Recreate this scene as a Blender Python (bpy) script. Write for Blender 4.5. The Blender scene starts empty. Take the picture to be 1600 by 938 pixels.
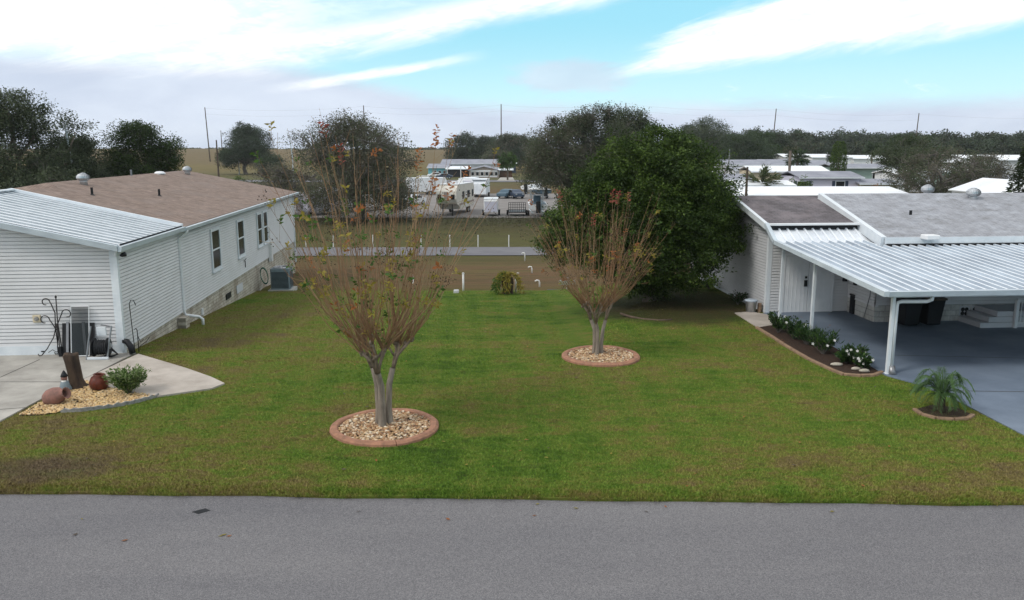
import bpy, math, random
import numpy as np
from mathutils import Vector, Matrix
random.seed(7); rng = np.random.default_rng(7)
SC = bpy.context.scene; COL = SC.collection
R = math.radians
# ------------------------------------------------------------------ camera model, used to place things on the ground
F = 1280.0; H = 6.0; PITCH = math.atan(239 / F); CP, SP = math.cos(PITCH), math.sin(PITCH)
def sm(t):
    t = min(1, max(0, t)); return t * t * (3 - 2 * t)
def T(x, y):                                   # terrain height
    y0 = 23 + 15 * sm((x - 1) / 8.0)
    z = -2.5 * min(1, max(0, (y - y0) / (61 - y0)))
    z *= 1 - .6 * sm((x - 14) / 14.0) * sm((y - 44) / 16.0)
    if y > 300:
        k = sm((y - 300) / 420.0)
        w = 1 - .62 * sm((x + 20) / 160.0)
        k *= 1 - sm((y - 800) / 500.0); z += 6.7 * k * w + .5 * math.sin(x / 70.0) * k
    return z
def ray(px, py):
    x = (px - 800) / F; y = -(py - 469) / F
    return (x, CP + y * SP, y * CP - SP)
def G(px, py, z=None):                         # photo pixel to a point on the ground (or on height z)
    r = ray(px, py); hz = 0 if z is None else z
    for _ in range(60):
        t = (hz - H) / r[2]; p = (r[0] * t, r[1] * t)
        if z is not None: break
        hz += .5 * (T(*p) - hz)
    return (p[0], p[1], hz)
def AT(px, py, yy):                            # photo pixel to a point at world depth yy
    r = ray(px, py); t = yy / r[1]
    return (r[0] * t, yy, H + r[2] * t)
# ------------------------------------------------------------------ materials
def new_mat(name):
    m = bpy.data.materials.new(name); m.use_nodes = True
    return m, m.node_tree, m.node_tree.nodes['Principled BSDF']
def N(nt, t, **kw):
    n = nt.nodes.new(t)
    for k, v in kw.items(): setattr(n, k, v)
    return n
def ramp(nt, fac, stops):
    r = N(nt, 'ShaderNodeValToRGB'); e = r.color_ramp.elements
    while len(e) < len(stops): e.new(.5)
    for el, (p, c) in zip(e, stops):
        el.position = p; el.color = (c[0], c[1], c[2], 1)
    nt.links.new(fac, r.inputs[0]); return r.outputs[0]
def noise(nt, scale, detail=4, rough=.6, vec=None, dist=0):
    n = N(nt, 'ShaderNodeTexNoise'); n.inputs['Scale'].default_value = scale
    n.inputs['Detail'].default_value = detail; n.inputs['Roughness'].default_value = rough
    n.inputs['Distortion'].default_value = dist
    if vec is not None: nt.links.new(vec, n.inputs['Vector'])
    return n.outputs['Fac']
def mixc(nt, fac, a, b, mode='MIX'):
    m = N(nt, 'ShaderNodeMix', data_type='RGBA', blend_type=mode)
    for s, v in ((0, fac), (6, a), (7, b)):
        if hasattr(v, 'links') or hasattr(v, 'is_linked'): nt.links.new(v, m.inputs[s])
        elif isinstance(v, (int, float)): m.inputs[s].default_value = v
        else: m.inputs[s].default_value = (v[0], v[1], v[2], 1)
    return m.outputs[2]
def mth(nt, op, a, b=None, c=None, clamp=False):
    m = N(nt, 'ShaderNodeMath', operation=op, use_clamp=clamp)
    for i, v in enumerate((a, b, c)):
        if v is None: continue
        if isinstance(v, (int, float)): m.inputs[i].default_value = v
        else: nt.links.new(v, m.inputs[i])
    return m.outputs[0]
def sstep(nt, v, lo, hi):
    m = N(nt, 'ShaderNodeMapRange', interpolation_type='SMOOTHSTEP')
    nt.links.new(v, m.inputs[0])
    for i, k in ((1, lo), (2, hi)): m.inputs[i].default_value = k
    return m.outputs[0]
def bump(nt, b, h, strength, dist=.02):
    n = N(nt, 'ShaderNodeBump'); n.inputs['Strength'].default_value = strength; n.inputs['Distance'].default_value = dist
    nt.links.new(h, n.inputs['Height']); nt.links.new(n.outputs[0], b.inputs['Normal'])
def objco(nt, sc=(1, 1, 1), geo=False):
    if geo: o = N(nt, 'ShaderNodeNewGeometry').outputs['Position']
    else: o = N(nt, 'ShaderNodeTexCoord').outputs['Object']
    mp = N(nt, 'ShaderNodeMapping'); mp.inputs['Scale'].default_value = sc
    nt.links.new(o, mp.inputs[0]); return mp.outputs[0]
def simple(name, c, c2=None, scale=3, rough=.7, metal=0, bmp=0, fine=60, geo=True, stretch=(1, 1, 1), spec=.3):
    m, nt, b = new_mat(name)
    b.inputs['Roughness'].default_value = rough; b.inputs['Metallic'].default_value = metal
    b.inputs['Specular IOR Level'].default_value = spec
    if c2 is None: c2 = tuple(v * .82 for v in c)
    v = objco(nt, stretch, geo)
    f = noise(nt, scale, 5, .62, v)
    nt.links.new(ramp(nt, f, [(.3, c2), (.68, c)]), b.inputs['Base Color'])
    if bmp: bump(nt, b, noise(nt, fine, 3, .6, v), bmp)
    return m
M = {}
M['siding'] = simple('siding_white', (.68, .68, .69), (.6, .6, .6), 1.1, .55, bmp=.05)
M['siding_grey'] = simple('siding_pale_grey', (.6, .61, .63), (.5, .51, .53), 1.1, .55)
M['trim'] = simple('white_trim', (.72, .76, .79), (.6, .65, .69), 2.5, .4)
M['gutter'] = simple('gutter_white', (.58, .65, .7), (.44, .5, .55), 1.6, .4, stretch=(1, 1, 3))
M['dark'] = simple('dark_plastic', (.012, .013, .016), (.007, .008, .009), 4, .5)
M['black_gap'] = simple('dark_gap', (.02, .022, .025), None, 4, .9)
M['glass'] = simple('window_glass', (.012, .014, .016), (.02, .022, .022), 2, .12, spec=.25)
M['iron'] = simple('wrought_iron', (.02, .024, .026), (.04, .03, .025), 18, .6, metal=.3)
M['grey_metal'] = simple('grey_metal', (.28, .29, .3), (.2, .2, .21), 6, .35, metal=.6)
M['galv'] = simple('galvanised_steel', (.6, .62, .64), (.42, .44, .46), 6, .35, metal=.7)
M['terracotta'] = simple('terracotta', (.27, .1, .055), (.16, .06, .035), 9, .7, bmp=.1)
M['redglaze'] = simple('red_brown_glaze', (.16, .035, .018), (.06, .02, .014), 6, .3)
M['pinkclay'] = simple('pale_pink_clay', (.3, .15, .12), (.17, .1, .085), 8, .8, bmp=.15)
M['kerb'] = simple('terracotta_kerb', (.4, .2, .125), (.22, .12, .08), 7, .85, bmp=.25)
M['kerb_tan'] = simple('tan_kerb', (.33, .22, .14), (.18, .12, .08), 7, .85, bmp=.25)
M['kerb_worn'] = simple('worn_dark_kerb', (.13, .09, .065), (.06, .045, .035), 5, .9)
M['conc_edge'] = simple('grey_concrete_edging', (.36, .35, .33), (.16, .155, .15), 9, .9, bmp=.25)
M['concrete'] = simple('driveway_concrete', (.45, .43, .39), (.27, .255, .23), 1.1, .85, bmp=.15, fine=90)
M['concrete_warm'] = simple('warm_concrete', (.5, .45, .4), (.33, .29, .25), 1.2, .85, bmp=.15, fine=90)
M['joint'] = simple('concrete_joint', (.08, .075, .07), None, 3, .9)
M['bark'] = simple('grey_bark', (.2, .16, .13), (.1, .085, .07), 5, .9, bmp=.5, fine=14, stretch=(1, 1, .25))
M['crape_bark'] = simple('smooth_mottled_bark', (.29, .25, .205), (.15, .125, .1), 7, .8, bmp=.45, fine=16, stretch=(2, 2, .4))
M['brown_limb'] = simple('brown_limb_bark', (.25, .2, .15), (.12, .09, .065), 7, .85, bmp=.4, fine=16)
M['shoot'] = simple('red_brown_shoot', (.3, .17, .09), (.18, .105, .06), 3, .7)
M['shoot2'] = simple('tan_shoot', (.33, .22, .12), (.22, .145, .08), 3, .7)
M['twig'] = simple('grey_twig', (.17, .155, .14), (.1, .09, .08), .5, .9)
M['pod'] = simple('dark_seed_pod', (.03, .018, .013), None, 5, .8)
M['stump'] = simple('stump_bark', (.09, .06, .04), (.03, .022, .018), 7, .95, bmp=.9, fine=18, stretch=(1, 1, .3))
M['mulch'] = simple('bark_mulch', (.06, .034, .022), (.025, .016, .012), 22, .95, bmp=.8, fine=40)
M['soil'] = simple('dark_soil', (.06, .04, .025), (.03, .02, .014), 12, .95, bmp=.6)
M['white'] = simple('white_paint', (.78, .79, .8), (.66, .68, .7), 1.5, .45)
M['pvc'] = simple('white_pvc', (.75, .75, .74), (.6, .6, .58), 6, .4)
M['cream'] = simple('cream_wall', (.62, .53, .38), (.5, .43, .3), .4, .7)
M['yellowwall'] = simple('yellow_wall', (.55, .5, .33), (.45, .4, .27), .4, .7)
M['lavender'] = simple('lavender_wall', (.6, .59, .68), (.5, .5, .6), .3, .7)
M['green_wall'] = simple('sage_wall', (.32, .43, .38), (.27, .37, .33), .3, .7)
M['turq'] = simple('turquoise_wall', (.16, .42, .47), (.12, .34, .39), .3, .7)
M['tanbrick'] = simple('tan_brick_wall', (.4, .34, .3), (.26, .22, .2), 2, .85)
M['roof_grey_far'] = simple('grey_roof', (.32, .33, .38), (.2, .21, .25), .4, .8)
M['roof_white_far'] = simple('white_metal_roof', (.86, .88, .9), (.7, .73, .77), .25, .4)
M['black_metal'] = simple('black_metal', (.02, .02, .022), None, 4, .5)
M['beige_rv'] = simple('beige_paint', (.74, .71, .64), (.58, .54, .47), 1.2, .5)
M['boat_blue'] = simple('navy_hull', (.05, .07, .11), None, 2, .3)
M['bluegrey'] = simple('blue_grey_paint', (.07, .12, .16), None, 2, .4)
M['red'] = simple('red_paint', (.3, .03, .02), None, 2, .5)
M['tyre'] = simple('rubber_tyre', (.015, .015, .015), None, 8, .8)
M['greenhose'] = simple('green_hose', (.03, .2, .13), (.02, .12, .08), 8, .5)
M['acgrey'] = simple('ac_blue_grey', (.2, .25, .28), (.14, .18, .2), 3, .45)
M['timber'] = simple('pole_timber', (.1, .075, .055), (.06, .045, .035), 2, .9)
M['flower'] = simple('white_petal', (.8, .8, .76), None, 5, .6)
M['rock_pale'] = simple('pale_rock', (.5, .46, .38), (.3, .27, .22), 9, .9, bmp=.3)
M['carport_shade'] = simple('shaded_interior', (.1, .05, .025), (.06, .03, .02), 1, .9)  # dark brown wall colour stands in for shade inside the open far carport
def leafmat(name, c, c2, scale=1.5, trans=.33, rough=.55):
    m, nt, b = new_mat(name)
    v = objco(nt, (1, 1, 1), True)
    f = noise(nt, scale, 4, .7, v)
    colr = ramp(nt, f, [(.3, c2), (.7, c)])
    nt.links.new(colr, b.inputs['Base Color']); b.inputs['Roughness'].default_value = rough
    b.inputs['Specular IOR Level'].default_value = .22
    tr = N(nt, 'ShaderNodeBsdfTranslucent'); nt.links.new(colr, tr.inputs[0])
    mx = N(nt, 'ShaderNodeMixShader'); mx.inputs[0].default_value = trans
    nt.links.new(b.outputs[0], mx.inputs[1]); nt.links.new(tr.outputs[0], mx.inputs[2])
    nt.links.new(mx.outputs[0], nt.nodes['Material Output'].inputs[0]); return m
M['leaf_big'] = leafmat('glossy_dark_leaf', (.05, .088, .018), (.024, .046, .011), .8)
M['leaf_big2'] = leafmat('glossy_green_leaf', (.125, .19, .036), (.055, .1, .02), .8)
M['leaf_oak'] = leafmat('dull_oak_leaf', (.105, .132, .068), (.062, .078, .045), .4)
M['leaf_oak2'] = leafmat('brown_oak_leaf', (.15, .14, .1), (.09, .085, .06), .4)
M['leaf_dark'] = leafmat('dark_evergreen_leaf', (.042, .057, .027), (.022, .031, .017), .3)
M['leaf_far'] = leafmat('far_tree_leaf', (.068, .1, .05), (.038, .058, .033), .1)
M['leaf_far2'] = leafmat('far_tree_leaf_light', (.12, .13, .06), (.07, .08, .04), .1)
M['leaf_green'] = leafmat('bright_green_leaf', (.09, .17, .03), (.04, .09, .018), 5)
M['leaf_var'] = leafmat('pale_variegated_leaf', (.3, .36, .16), (.13, .2, .07), 9)
M['leaf_yellow'] = leafmat('yellow_leaf', (.36, .29, .05), (.22, .19, .04), 9, .4)
M['leaf_orange'] = leafmat('orange_leaf', (.4, .16, .05), (.3, .1, .035), 9, .4)
M['leaf_red'] = leafmat('red_leaf', (.36, .11, .08), (.24, .06, .045), 9, .4)
M['leaf_palm'] = leafmat('palm_leaflet', (.11, .2, .07), (.055, .11, .035), 4)
M['leaf_bed'] = leafmat('dark_bed_leaf', (.05, .1, .035), (.02, .045, .018), 5)

# lawn: one colour field in world space shared by soil and blades
def lawn_colour(nt, k=1.0):
    v = objco(nt, (1, 1, 1), True)
    vs = objco(nt, (.55, 1.25, 1), True)
    big = noise(nt, .3, 5, .62, vs, .4)
    mid = noise(nt, 1.5, 6, .72, vs, .6)
    fin = noise(nt, 9, 6, .8, v)
    mix = mth(nt, 'ADD', mth(nt, 'MULTIPLY', big, .5), mth(nt, 'MULTIPLY', mid, .5))
    pos = N(nt, 'ShaderNodeNewGeometry').outputs['Position']
    sx = N(nt, 'ShaderNodeSeparateXYZ'); nt.links.new(pos, sx.inputs[0])
    # drier towards both sides and the road verge, greener in the middle and at the back
    ax = mth(nt, 'ABSOLUTE', mth(nt, 'ADD', sx.outputs[0], -.5))
    side = sstep(nt, ax, 2.0, 12)
    front = sstep(nt, mth(nt, 'MULTIPLY', sx.outputs[1], -1), -15.8, -13.2)
    back = sstep(nt, sx.outputs[1], 29, 36)
    dry = mth(nt, 'ADD', mth(nt, 'MULTIPLY', side, .095), mth(nt, 'MULTIPLY', front, .045))
    dry = mth(nt, 'SUBTRACT', dry, mth(nt, 'MULTIPLY', back, .03))
    f = mth(nt, 'ADD', mix, dry)
    f = mth(nt, 'ADD', f, mth(nt, 'MULTIPLY', mth(nt, 'SUBTRACT', fin, .5), .42))
    # faint mowing passes running towards the back
    st = mth(nt, 'SINE', mth(nt, 'MULTIPLY', mth(nt, 'ADD', sx.outputs[0], mth(nt, 'MULTIPLY', sx.outputs[1], .07)), 6.2))
    f = mth(nt, 'ADD', f, mth(nt, 'MULTIPLY', st, .022))
    K = lambda c: tuple(q * k for q in c)
    col = ramp(nt, f, [(.36, K((.055, .11, .014))), (.44, K((.095, .17, .02))), (.51, K((.135, .19, .03))),
                       (.565, K((.17, .18, .038))), (.63, K((.19, .155, .055))), (.73, K((.145, .11, .06)))])
    spot = sstep(nt, noise(nt, 2.6, 6, .75, vs, .8), .54, .68)
    col = mixc(nt, mth(nt, 'MULTIPLY', spot, .5), col, K((.075, .07, .026)))
    # worn bare patch at the lower left verge
    d1 = mth(nt, 'ADD', mth(nt, 'POWER', mth(nt, 'DIVIDE', mth(nt, 'ADD', sx.outputs[0], 8.9), 1.5), 2), mth(nt, 'POWER', mth(nt, 'DIVIDE', mth(nt, 'ADD', sx.outputs[1], -14.7), .8), 2))
    bare = mth(nt, 'MULTIPLY', mth(nt, 'SUBTRACT', 1, sstep(nt, mth(nt, 'ADD', d1, mth(nt, 'MULTIPLY', noise(nt, 4, 5, .7, v), 1.6)), .8, 2.0)), .75)
    col = mixc(nt, bare, col, K((.12, .085, .06)))
    # leaf litter and thin soil ring under the evergreen, darkened to paint in its shade
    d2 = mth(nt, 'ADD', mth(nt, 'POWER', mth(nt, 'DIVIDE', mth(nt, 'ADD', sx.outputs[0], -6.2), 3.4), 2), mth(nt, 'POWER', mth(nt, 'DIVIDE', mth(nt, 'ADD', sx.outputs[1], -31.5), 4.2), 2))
    litter_shade = mth(nt, 'MULTIPLY', mth(nt, 'SUBTRACT', 1, sstep(nt, mth(nt, 'ADD', d2, mth(nt, 'MULTIPLY', noise(nt, 2, 5, .7, v), .8)), .9, 1.7)), .8)
    return mixc(nt, litter_shade, col, K((.045, .036, .02)))
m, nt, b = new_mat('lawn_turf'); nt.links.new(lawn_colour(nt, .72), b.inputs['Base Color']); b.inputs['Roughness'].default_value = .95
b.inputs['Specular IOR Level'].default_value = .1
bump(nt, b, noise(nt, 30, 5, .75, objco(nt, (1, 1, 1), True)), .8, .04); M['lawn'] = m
m, nt, b = new_mat('grass_blade'); lc = lawn_colour(nt, 1.22); nt.links.new(lc, b.inputs['Base Color']); b.inputs['Roughness'].default_value = .7
b.inputs['Specular IOR Level'].default_value = .15; M['blade'] = m
# far ground
m, nt, b = new_mat('rough_ground')
v = objco(nt, (1, 1, 1), True); pos = N(nt, 'ShaderNodeSeparateXYZ'); nt.links.new(v, pos.inputs[0])
vw = objco(nt, (.25, 1, 1), True)
yy = mth(nt, 'ADD', pos.outputs[1], mth(nt, 'MULTIPLY', mth(nt, 'SUBTRACT', noise(nt, .12, 5, .6, vw), .5), 9))
yn = mth(nt, 'DIVIDE', yy, 400)
band = ramp(nt, yn, [(.100, (.1, .12, .02)), (.106, (.13, .08, .042)), (.14, (.145, .088, .047)), (.158, (.1, .08, .034)),
                     (.178, (.095, .09, .035)), (.215, (.08, .068, .03)), (.244, (.06, .05, .03)), (.4, (.13, .085, .045)),
                     (.55, (.1, .1, .045)), (.75, (.15, .115, .05)), (.9, (.17, .13, .055)), (1, (.16, .115, .06))])
pat = noise(nt, 1.1, 6, .75, vw, .5)
col = mixc(nt, sstep(nt, pat, .42, .68), band, mixc(nt, .6, band, (.05, .06, .02)))
col = mixc(nt, mth(nt, 'MULTIPLY', sstep(nt, noise(nt, .35, 4, .6, vw), .5, .7), .4), col, (.1, .11, .03))
nt.links.new(col, b.inputs['Base Color']); b.inputs['Roughness'].default_value = .95; b.inputs['Specular IOR Level'].default_value = .1
bump(nt, b, noise(nt, 6, 5, .8, v), .8, .1); M['ground'] = m
# asphalt
m, nt, b = new_mat('asphalt')
v = objco(nt, (1, 1, 1), True); vl = objco(nt, (.25, 1.2, 1), True)
f1 = noise(nt, 55, 3, .85, v); f2 = noise(nt, .5, 5, .6, vl); f3 = noise(nt, 150, 2, .9, v)
base = ramp(nt, mth(nt, 'ADD', mth(nt, 'MULTIPLY', f1, .55), mth(nt, 'MULTIPLY', f3, .45)),
            [(.38, (.08, .078, .085)), (.5, (.15, .147, .153)), (.62, (.3, .295, .3))])
col = mixc(nt, 1.0, base, ramp(nt, f2, [(.3, (.84, .84, .86)), (.7, (1.08, 1.07, 1.06))]), 'MULTIPLY')
bl = sstep(nt, noise(nt, 1.7, 5, .7, v), .6, .8)
col = mixc(nt, mth(nt, 'MULTIPLY', bl, .22), col, (.07, .07, .075))
nt.links.new(col, b.inputs['Base Color']); b.inputs['Roughness'].default_value = .88; b.inputs['Specular IOR Level'].default_value = .2
bump(nt, b, f1, .5, .008); M['asphalt'] = m
M['road_far'] = simple('pale_asphalt', (.17, .168, .18), (.13, .128, .14), .6, .9)
M['gravel'] = simple('grey_gravel', (.26, .24, .23), (.15, .14, .13), 1.3, .95, stretch=(.3, 1, 1))
M['carport_floor'] = simple('blue_grey_floor_paint', (.19, .235, .3), (.1, .13, .175), .45, .5, bmp=.08)
# bricks and shingles
def bricks(name, c1, c2, mortar, scale, bw, bh, ms=.02, axes='XZ', rough=.85, stain=None, bumpy=.3):
    m, nt, b = new_mat(name)
    co = N(nt, 'ShaderNodeTexCoord').outputs['Object']; s = N(nt, 'ShaderNodeSeparateXYZ'); nt.links.new(co, s.inputs[0])
    c = N(nt, 'ShaderNodeCombineXYZ')
    for i, a in enumerate(axes): nt.links.new(s.outputs['XYZ'.index(a)], c.inputs[i])
    br = N(nt, 'ShaderNodeTexBrick'); nt.links.new(c.outputs[0], br.inputs[0])
    br.inputs['Color1'].default_value = (*c1, 1); br.inputs['Color2'].default_value = (*c2, 1); br.inputs['Mortar'].default_value = (*mortar, 1)
    br.inputs['Scale'].default_value = scale; br.inputs['Brick Width'].default_value = bw; br.inputs['Row Height'].default_value = bh
    br.inputs['Mortar Size'].default_value = ms; br.inputs['Bias'].default_value = 0
    g = noise(nt, 2.2, 5, .7, co)
    col = mixc(nt, 1, br.outputs[0], ramp(nt, g, [(.3, (.62, .6, .57)), (.66, (1.1, 1.1, 1.1))]), 'MULTIPLY')
    if stain: col = mixc(nt, mth(nt, 'MULTIPLY', sstep(nt, noise(nt, .7, 5, .6, co), .48, .66), stain[1]), col, stain[0])
    nt.links.new(col, b.inputs['Base Color']); b.inputs['Roughness'].default_value = rough; b.inputs['Specular IOR Level'].default_value = .2
    bump(nt, b, mth(nt, 'ADD', mth(nt, 'MULTIPLY', br.outputs[1], -.6), mth(nt, 'MULTIPLY', noise(nt, 40, 3, .7, co), .4)), bumpy, .01)
    return m
M['skirt'] = bricks('limestone_block_skirting', (.6, .56, .48), (.5, .46, .39), (.28, .26, .22), 1, .36, .13, .012, 'YZ', stain=((.2, .15, .1), .6))
M['skirt_front'] = bricks('white_block_skirting', (.6, .6, .57), (.54, .54, .52), (.36, .36, .35), 1, .4, .2, .012, 'XZ')
M['shingle_brown'] = bricks('brown_shingle', (.29, .22, .185), (.24, .182, .155), (.18, .138, .118), 1, .32, .14, .012, 'YX', .95, stain=((.22, .18, .16), .5), bumpy=.4)
M['shingle_grey'] = bricks('pale_grey_shingle', (.38, .395, .43), (.335, .35, .385), (.27, .28, .31), 1, .32, .14, .012, 'XY', .95, stain=((.3, .305, .33), .4), bumpy=.4)
M['shingle_dark'] = bricks('stained_dark_shingle', (.17, .155, .165), (.13, .12, .13), (.1, .09, .1), 1, .32, .14, .012, 'XY', .95, stain=((.24, .21, .22), .6), bumpy=.4)
M['pan'] = simple('white_pan_roof', (.82, .85, .88), (.62, .66, .71), 1.1, .38, geo=False, stretch=(.35, 1.5, 1))
M['pan_rib_shade'] = simple('shaded_pan_seam', (.46, .5, .53), (.3, .34, .37), 1.5, .6, geo=False)  # grey strips put the dim shadow beside the ribs into the colour
M['pan_rib'] = simple('white_pan_rib', (.86, .89, .92), (.7, .74, .78), 2, .35, geo=False)
M['pan_worn'] = simple('worn_blue_white_pan_roof', (.52, .59, .66), (.3, .35, .41), 1.3, .36, geo=False, stretch=(1.5, .3, 1))
m, nt, b = new_mat('mixed_pebble')
oi = N(nt, 'ShaderNodeNewGeometry').outputs['Random Per Island']
nt.links.new(ramp(nt, oi, [(0, (.45, .3, .15)), (.2, (.28, .14, .06)), (.4, (.58, .43, .26)), (.55, (.1, .055, .035)), (.72, (.4, .22, .1)), (1, (.68, .6, .46))]), b.inputs['Base Color'])
b.inputs['Roughness'].default_value = .7; M['pebble'] = m
m, nt, b = new_mat('golden_pebble')
oi = N(nt, 'ShaderNodeNewGeometry').outputs['Random Per Island']
nt.links.new(ramp(nt, oi, [(0, (.58, .38, .15)), (.3, (.64, .46, .23)), (.5, (.3, .17, .07)), (.75, (.68, .54, .33)), (1, (.48, .3, .13))]), b.inputs['Base Color'])
b.inputs['Roughness'].default_value = .75; M['pebble_gold'] = m
M['screen'] = simple('insect_screen', (.03, .04, .045), None, 4, .6)
nt = M['screen'].node_tree; b = nt.nodes['Principled BSDF']; b.inputs['Alpha'].default_value = .62

# ------------------------------------------------------------------ mesh builder
class MB:
    def __init__(s): s.v = []; s.f = []; s.mi = []; s.m = 0
    def face(s, pts):
        n = len(s.v); s.v += [tuple(p) for p in pts]; s.f.append(tuple(range(n, n + len(pts)))); s.mi.append(s.m)
    def box(s, x0, x1, y0, y1, z0, z1):
        n = len(s.v)
        s.v += [(x0, y0, z0), (x1, y0, z0), (x1, y1, z0), (x0, y1, z0), (x0, y0, z1), (x1, y0, z1), (x1, y1, z1), (x0, y1, z1)]
        for q in ((0, 3, 2, 1), (4, 5, 6, 7), (0, 1, 5, 4), (1, 2, 6, 5), (2, 3, 7, 6), (3, 0, 4, 7)):
            s.f.append(tuple(n + i for i in q)); s.mi.append(s.m)
        return s
    def prism(s, poly, z0, z1):                # poly in xy, z0/z1 numbers or callables
        a = z0 if callable(z0) else (lambda x, y: z0); c = z1 if callable(z1) else (lambda x, y: z1)
        n = len(s.v); k = len(poly)
        ar = sum(poly[i][0] * poly[(i + 1) % k][1] - poly[(i + 1) % k][0] * poly[i][1] for i in range(k))
        if ar < 0: poly = poly[::-1]
        s.v += [(p[0], p[1], a(p[0], p[1])) for p in poly] + [(p[0], p[1], c(p[0], p[1])) for p in poly]
        s.f.append(tuple(n + k - 1 - i for i in range(k))); s.f.append(tuple(n + k + i for i in range(k))); s.mi += [s.m] * 2
        for i in range(k):
            j = (i + 1) % k; s.f.append((n + i, n + j, n + k + j, n + k + i)); s.mi.append(s.m)
        return s
    def slab(s, quad, th):                     # a thick plate: quad of 3-d corners is the top face
        q = [Vector(p) for p in quad]; nn = (q[1] - q[0]).cross(q[2] - q[0]).normalized()
        if nn.z < 0: q = q[::-1]; nn = -nn
        n = len(s.v); k = len(q); s.v += [tuple(p) for p in q] + [tuple(p - nn * th) for p in q]
        s.f.append(tuple(n + i for i in range(k))); s.f.append(tuple(n + 2 * k - 1 - i for i in range(k))); s.mi += [s.m] * 2
        for i in range(k):
            j = (i + 1) % k; s.f.append((n + i, n + k + i, n + k + j, n + j)); s.mi.append(s.m)
        return s
    def tube(s, pts, rad, sides=8, caps=True):
        pts = [Vector(p) for p in pts]
        if not isinstance(rad, (list, tuple)): rad = [rad] * len(pts)
        rings = []; up = None
        for i, p in enumerate(pts):
            d = (pts[min(i + 1, len(pts) - 1)] - pts[max(i - 1, 0)]).normalized()
            if up is None:
                up = Vector((0, 0, 1)) if abs(d.z) < .9 else Vector((1, 0, 0))
            a = d.cross(up)
            if a.length < 1e-5: a = d.orthogonal()
            a.normalize(); c = a.cross(d); up = c
            n = len(s.v)
            for k in range(sides):
                t = 2 * math.pi * k / sides; s.v.append(tuple(p + (a * math.cos(t) + c * math.sin(t)) * rad[i]))
            rings.append(n)
        for r0, r1 in zip(rings, rings[1:]):
            for k in range(sides):
                j = (k + 1) % sides; s.f.append((r0 + k, r0 + j, r1 + j, r1 + k)); s.mi.append(s.m)
        if caps:
            s.f.append(tuple(rings[0] + sides - 1 - k for k in range(sides))); s.f.append(tuple(rings[-1] + k for k in range(sides))); s.mi += [s.m] * 2
        return s
    def lathe(s, prof, c=(0, 0, 0), sides=24, mat=None, sx=1, sy=1):
        rings = []
        for r, z in prof:
            n = len(s.v)
            for k in range(sides):
                t = 2 * math.pi * k / sides; p = Vector((r * math.cos(t) * sx, r * math.sin(t) * sy, z))
                if mat is not None: p = mat @ p
                s.v.append((p.x + c[0], p.y + c[1], p.z + c[2]))
            rings.append(n)
        for r0, r1 in zip(rings, rings[1:]):
            for k in range(sides):
                j = (k + 1) % sides; s.f.append((r0 + k, r0 + j, r1 + j, r1 + k)); s.mi.append(s.m)
        s.f.append(tuple(rings[0] + sides - 1 - k for k in range(sides))); s.f.append(tuple(rings[-1] + k for k in range(sides))); s.mi += [s.m] * 2
        return s
    def build(s, name, mats, parent=None, smooth=False, bevel=0, loc=None):
        me = bpy.data.meshes.new(name); me.from_pydata(s.v, [], s.f)
        if not isinstance(mats, (list, tuple)): mats = [mats]
        for q in mats: me.materials.append(M[q] if isinstance(q, str) else q)
        if len(mats) > 1: me.polygons.foreach_set('material_index', s.mi)
        if smooth: me.polygons.foreach_set('use_smooth', [True] * len(s.f))
        me.update(); o = bpy.data.objects.new(name, me); COL.objects.link(o)
        if parent: o.parent = parent
        if loc: o.location = loc
        if bevel:
            md = o.modifiers.new('bevel', 'BEVEL'); md.width = bevel; md.segments = 2; md.limit_method = 'ANGLE'
        if smooth and not bevel:
            pass
        return o
def npmesh(name, verts, nper, mats, mi=None, parent=None, smooth=False):
    """verts (n*nper,3); every nper consecutive vertices are one face"""
    nf = len(verts) // nper; me = bpy.data.meshes.new(name)
    me.vertices.add(len(verts)); me.vertices.foreach_set('co', np.ascontiguousarray(verts, dtype=np.float32).ravel())
    me.loops.add(len(verts)); me.loops.foreach_set('vertex_index', np.arange(len(verts), dtype=np.int32))
    me.polygons.add(nf); me.polygons.foreach_set('loop_start', np.arange(nf, dtype=np.int32) * nper)
    for q in mats: me.materials.append(M[q] if isinstance(q, str) else q)
    if mi is not None: me.polygons.foreach_set('material_index', np.asarray(mi, dtype=np.int32))
    me.update(calc_edges=True); me.validate()
    o = bpy.data.objects.new(name, me); COL.objects.link(o)
    if parent: o.parent = parent
    return o
def thing(name, label, cat, loc=(0, 0, 0), rz=0, group=None):
    o = bpy.data.objects.new(name, None); COL.objects.link(o); o.location = loc; o.rotation_euler = (0, 0, rz)
    o['label'] = label; o['category'] = cat
    if group: o['group'] = group
    o.empty_display_size = .2
    return o
def tag(o, label=None, cat=None, group=None, kind=None):
    if label: o['label'] = label
    if cat: o['category'] = cat
    if group: o['group'] = group
    if kind: o['kind'] = kind
    return o
def dup(root, loc, rz=0, sc=None, label=None, group=None):
    r = root.copy(); COL.objects.link(r); r.location = loc; r.rotation_euler = (0, 0, rz)
    if sc: r.scale = sc
    if label: r['label'] = label
    if group: r['group'] = group
    for ch in list(root.children):
        c = ch.copy(); COL.objects.link(c); c.parent = r
        for g in ch.children:
            d = g.copy(); COL.objects.link(d); d.parent = c
    return r
def structure(o): o['kind'] = 'structure'; return o

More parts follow.
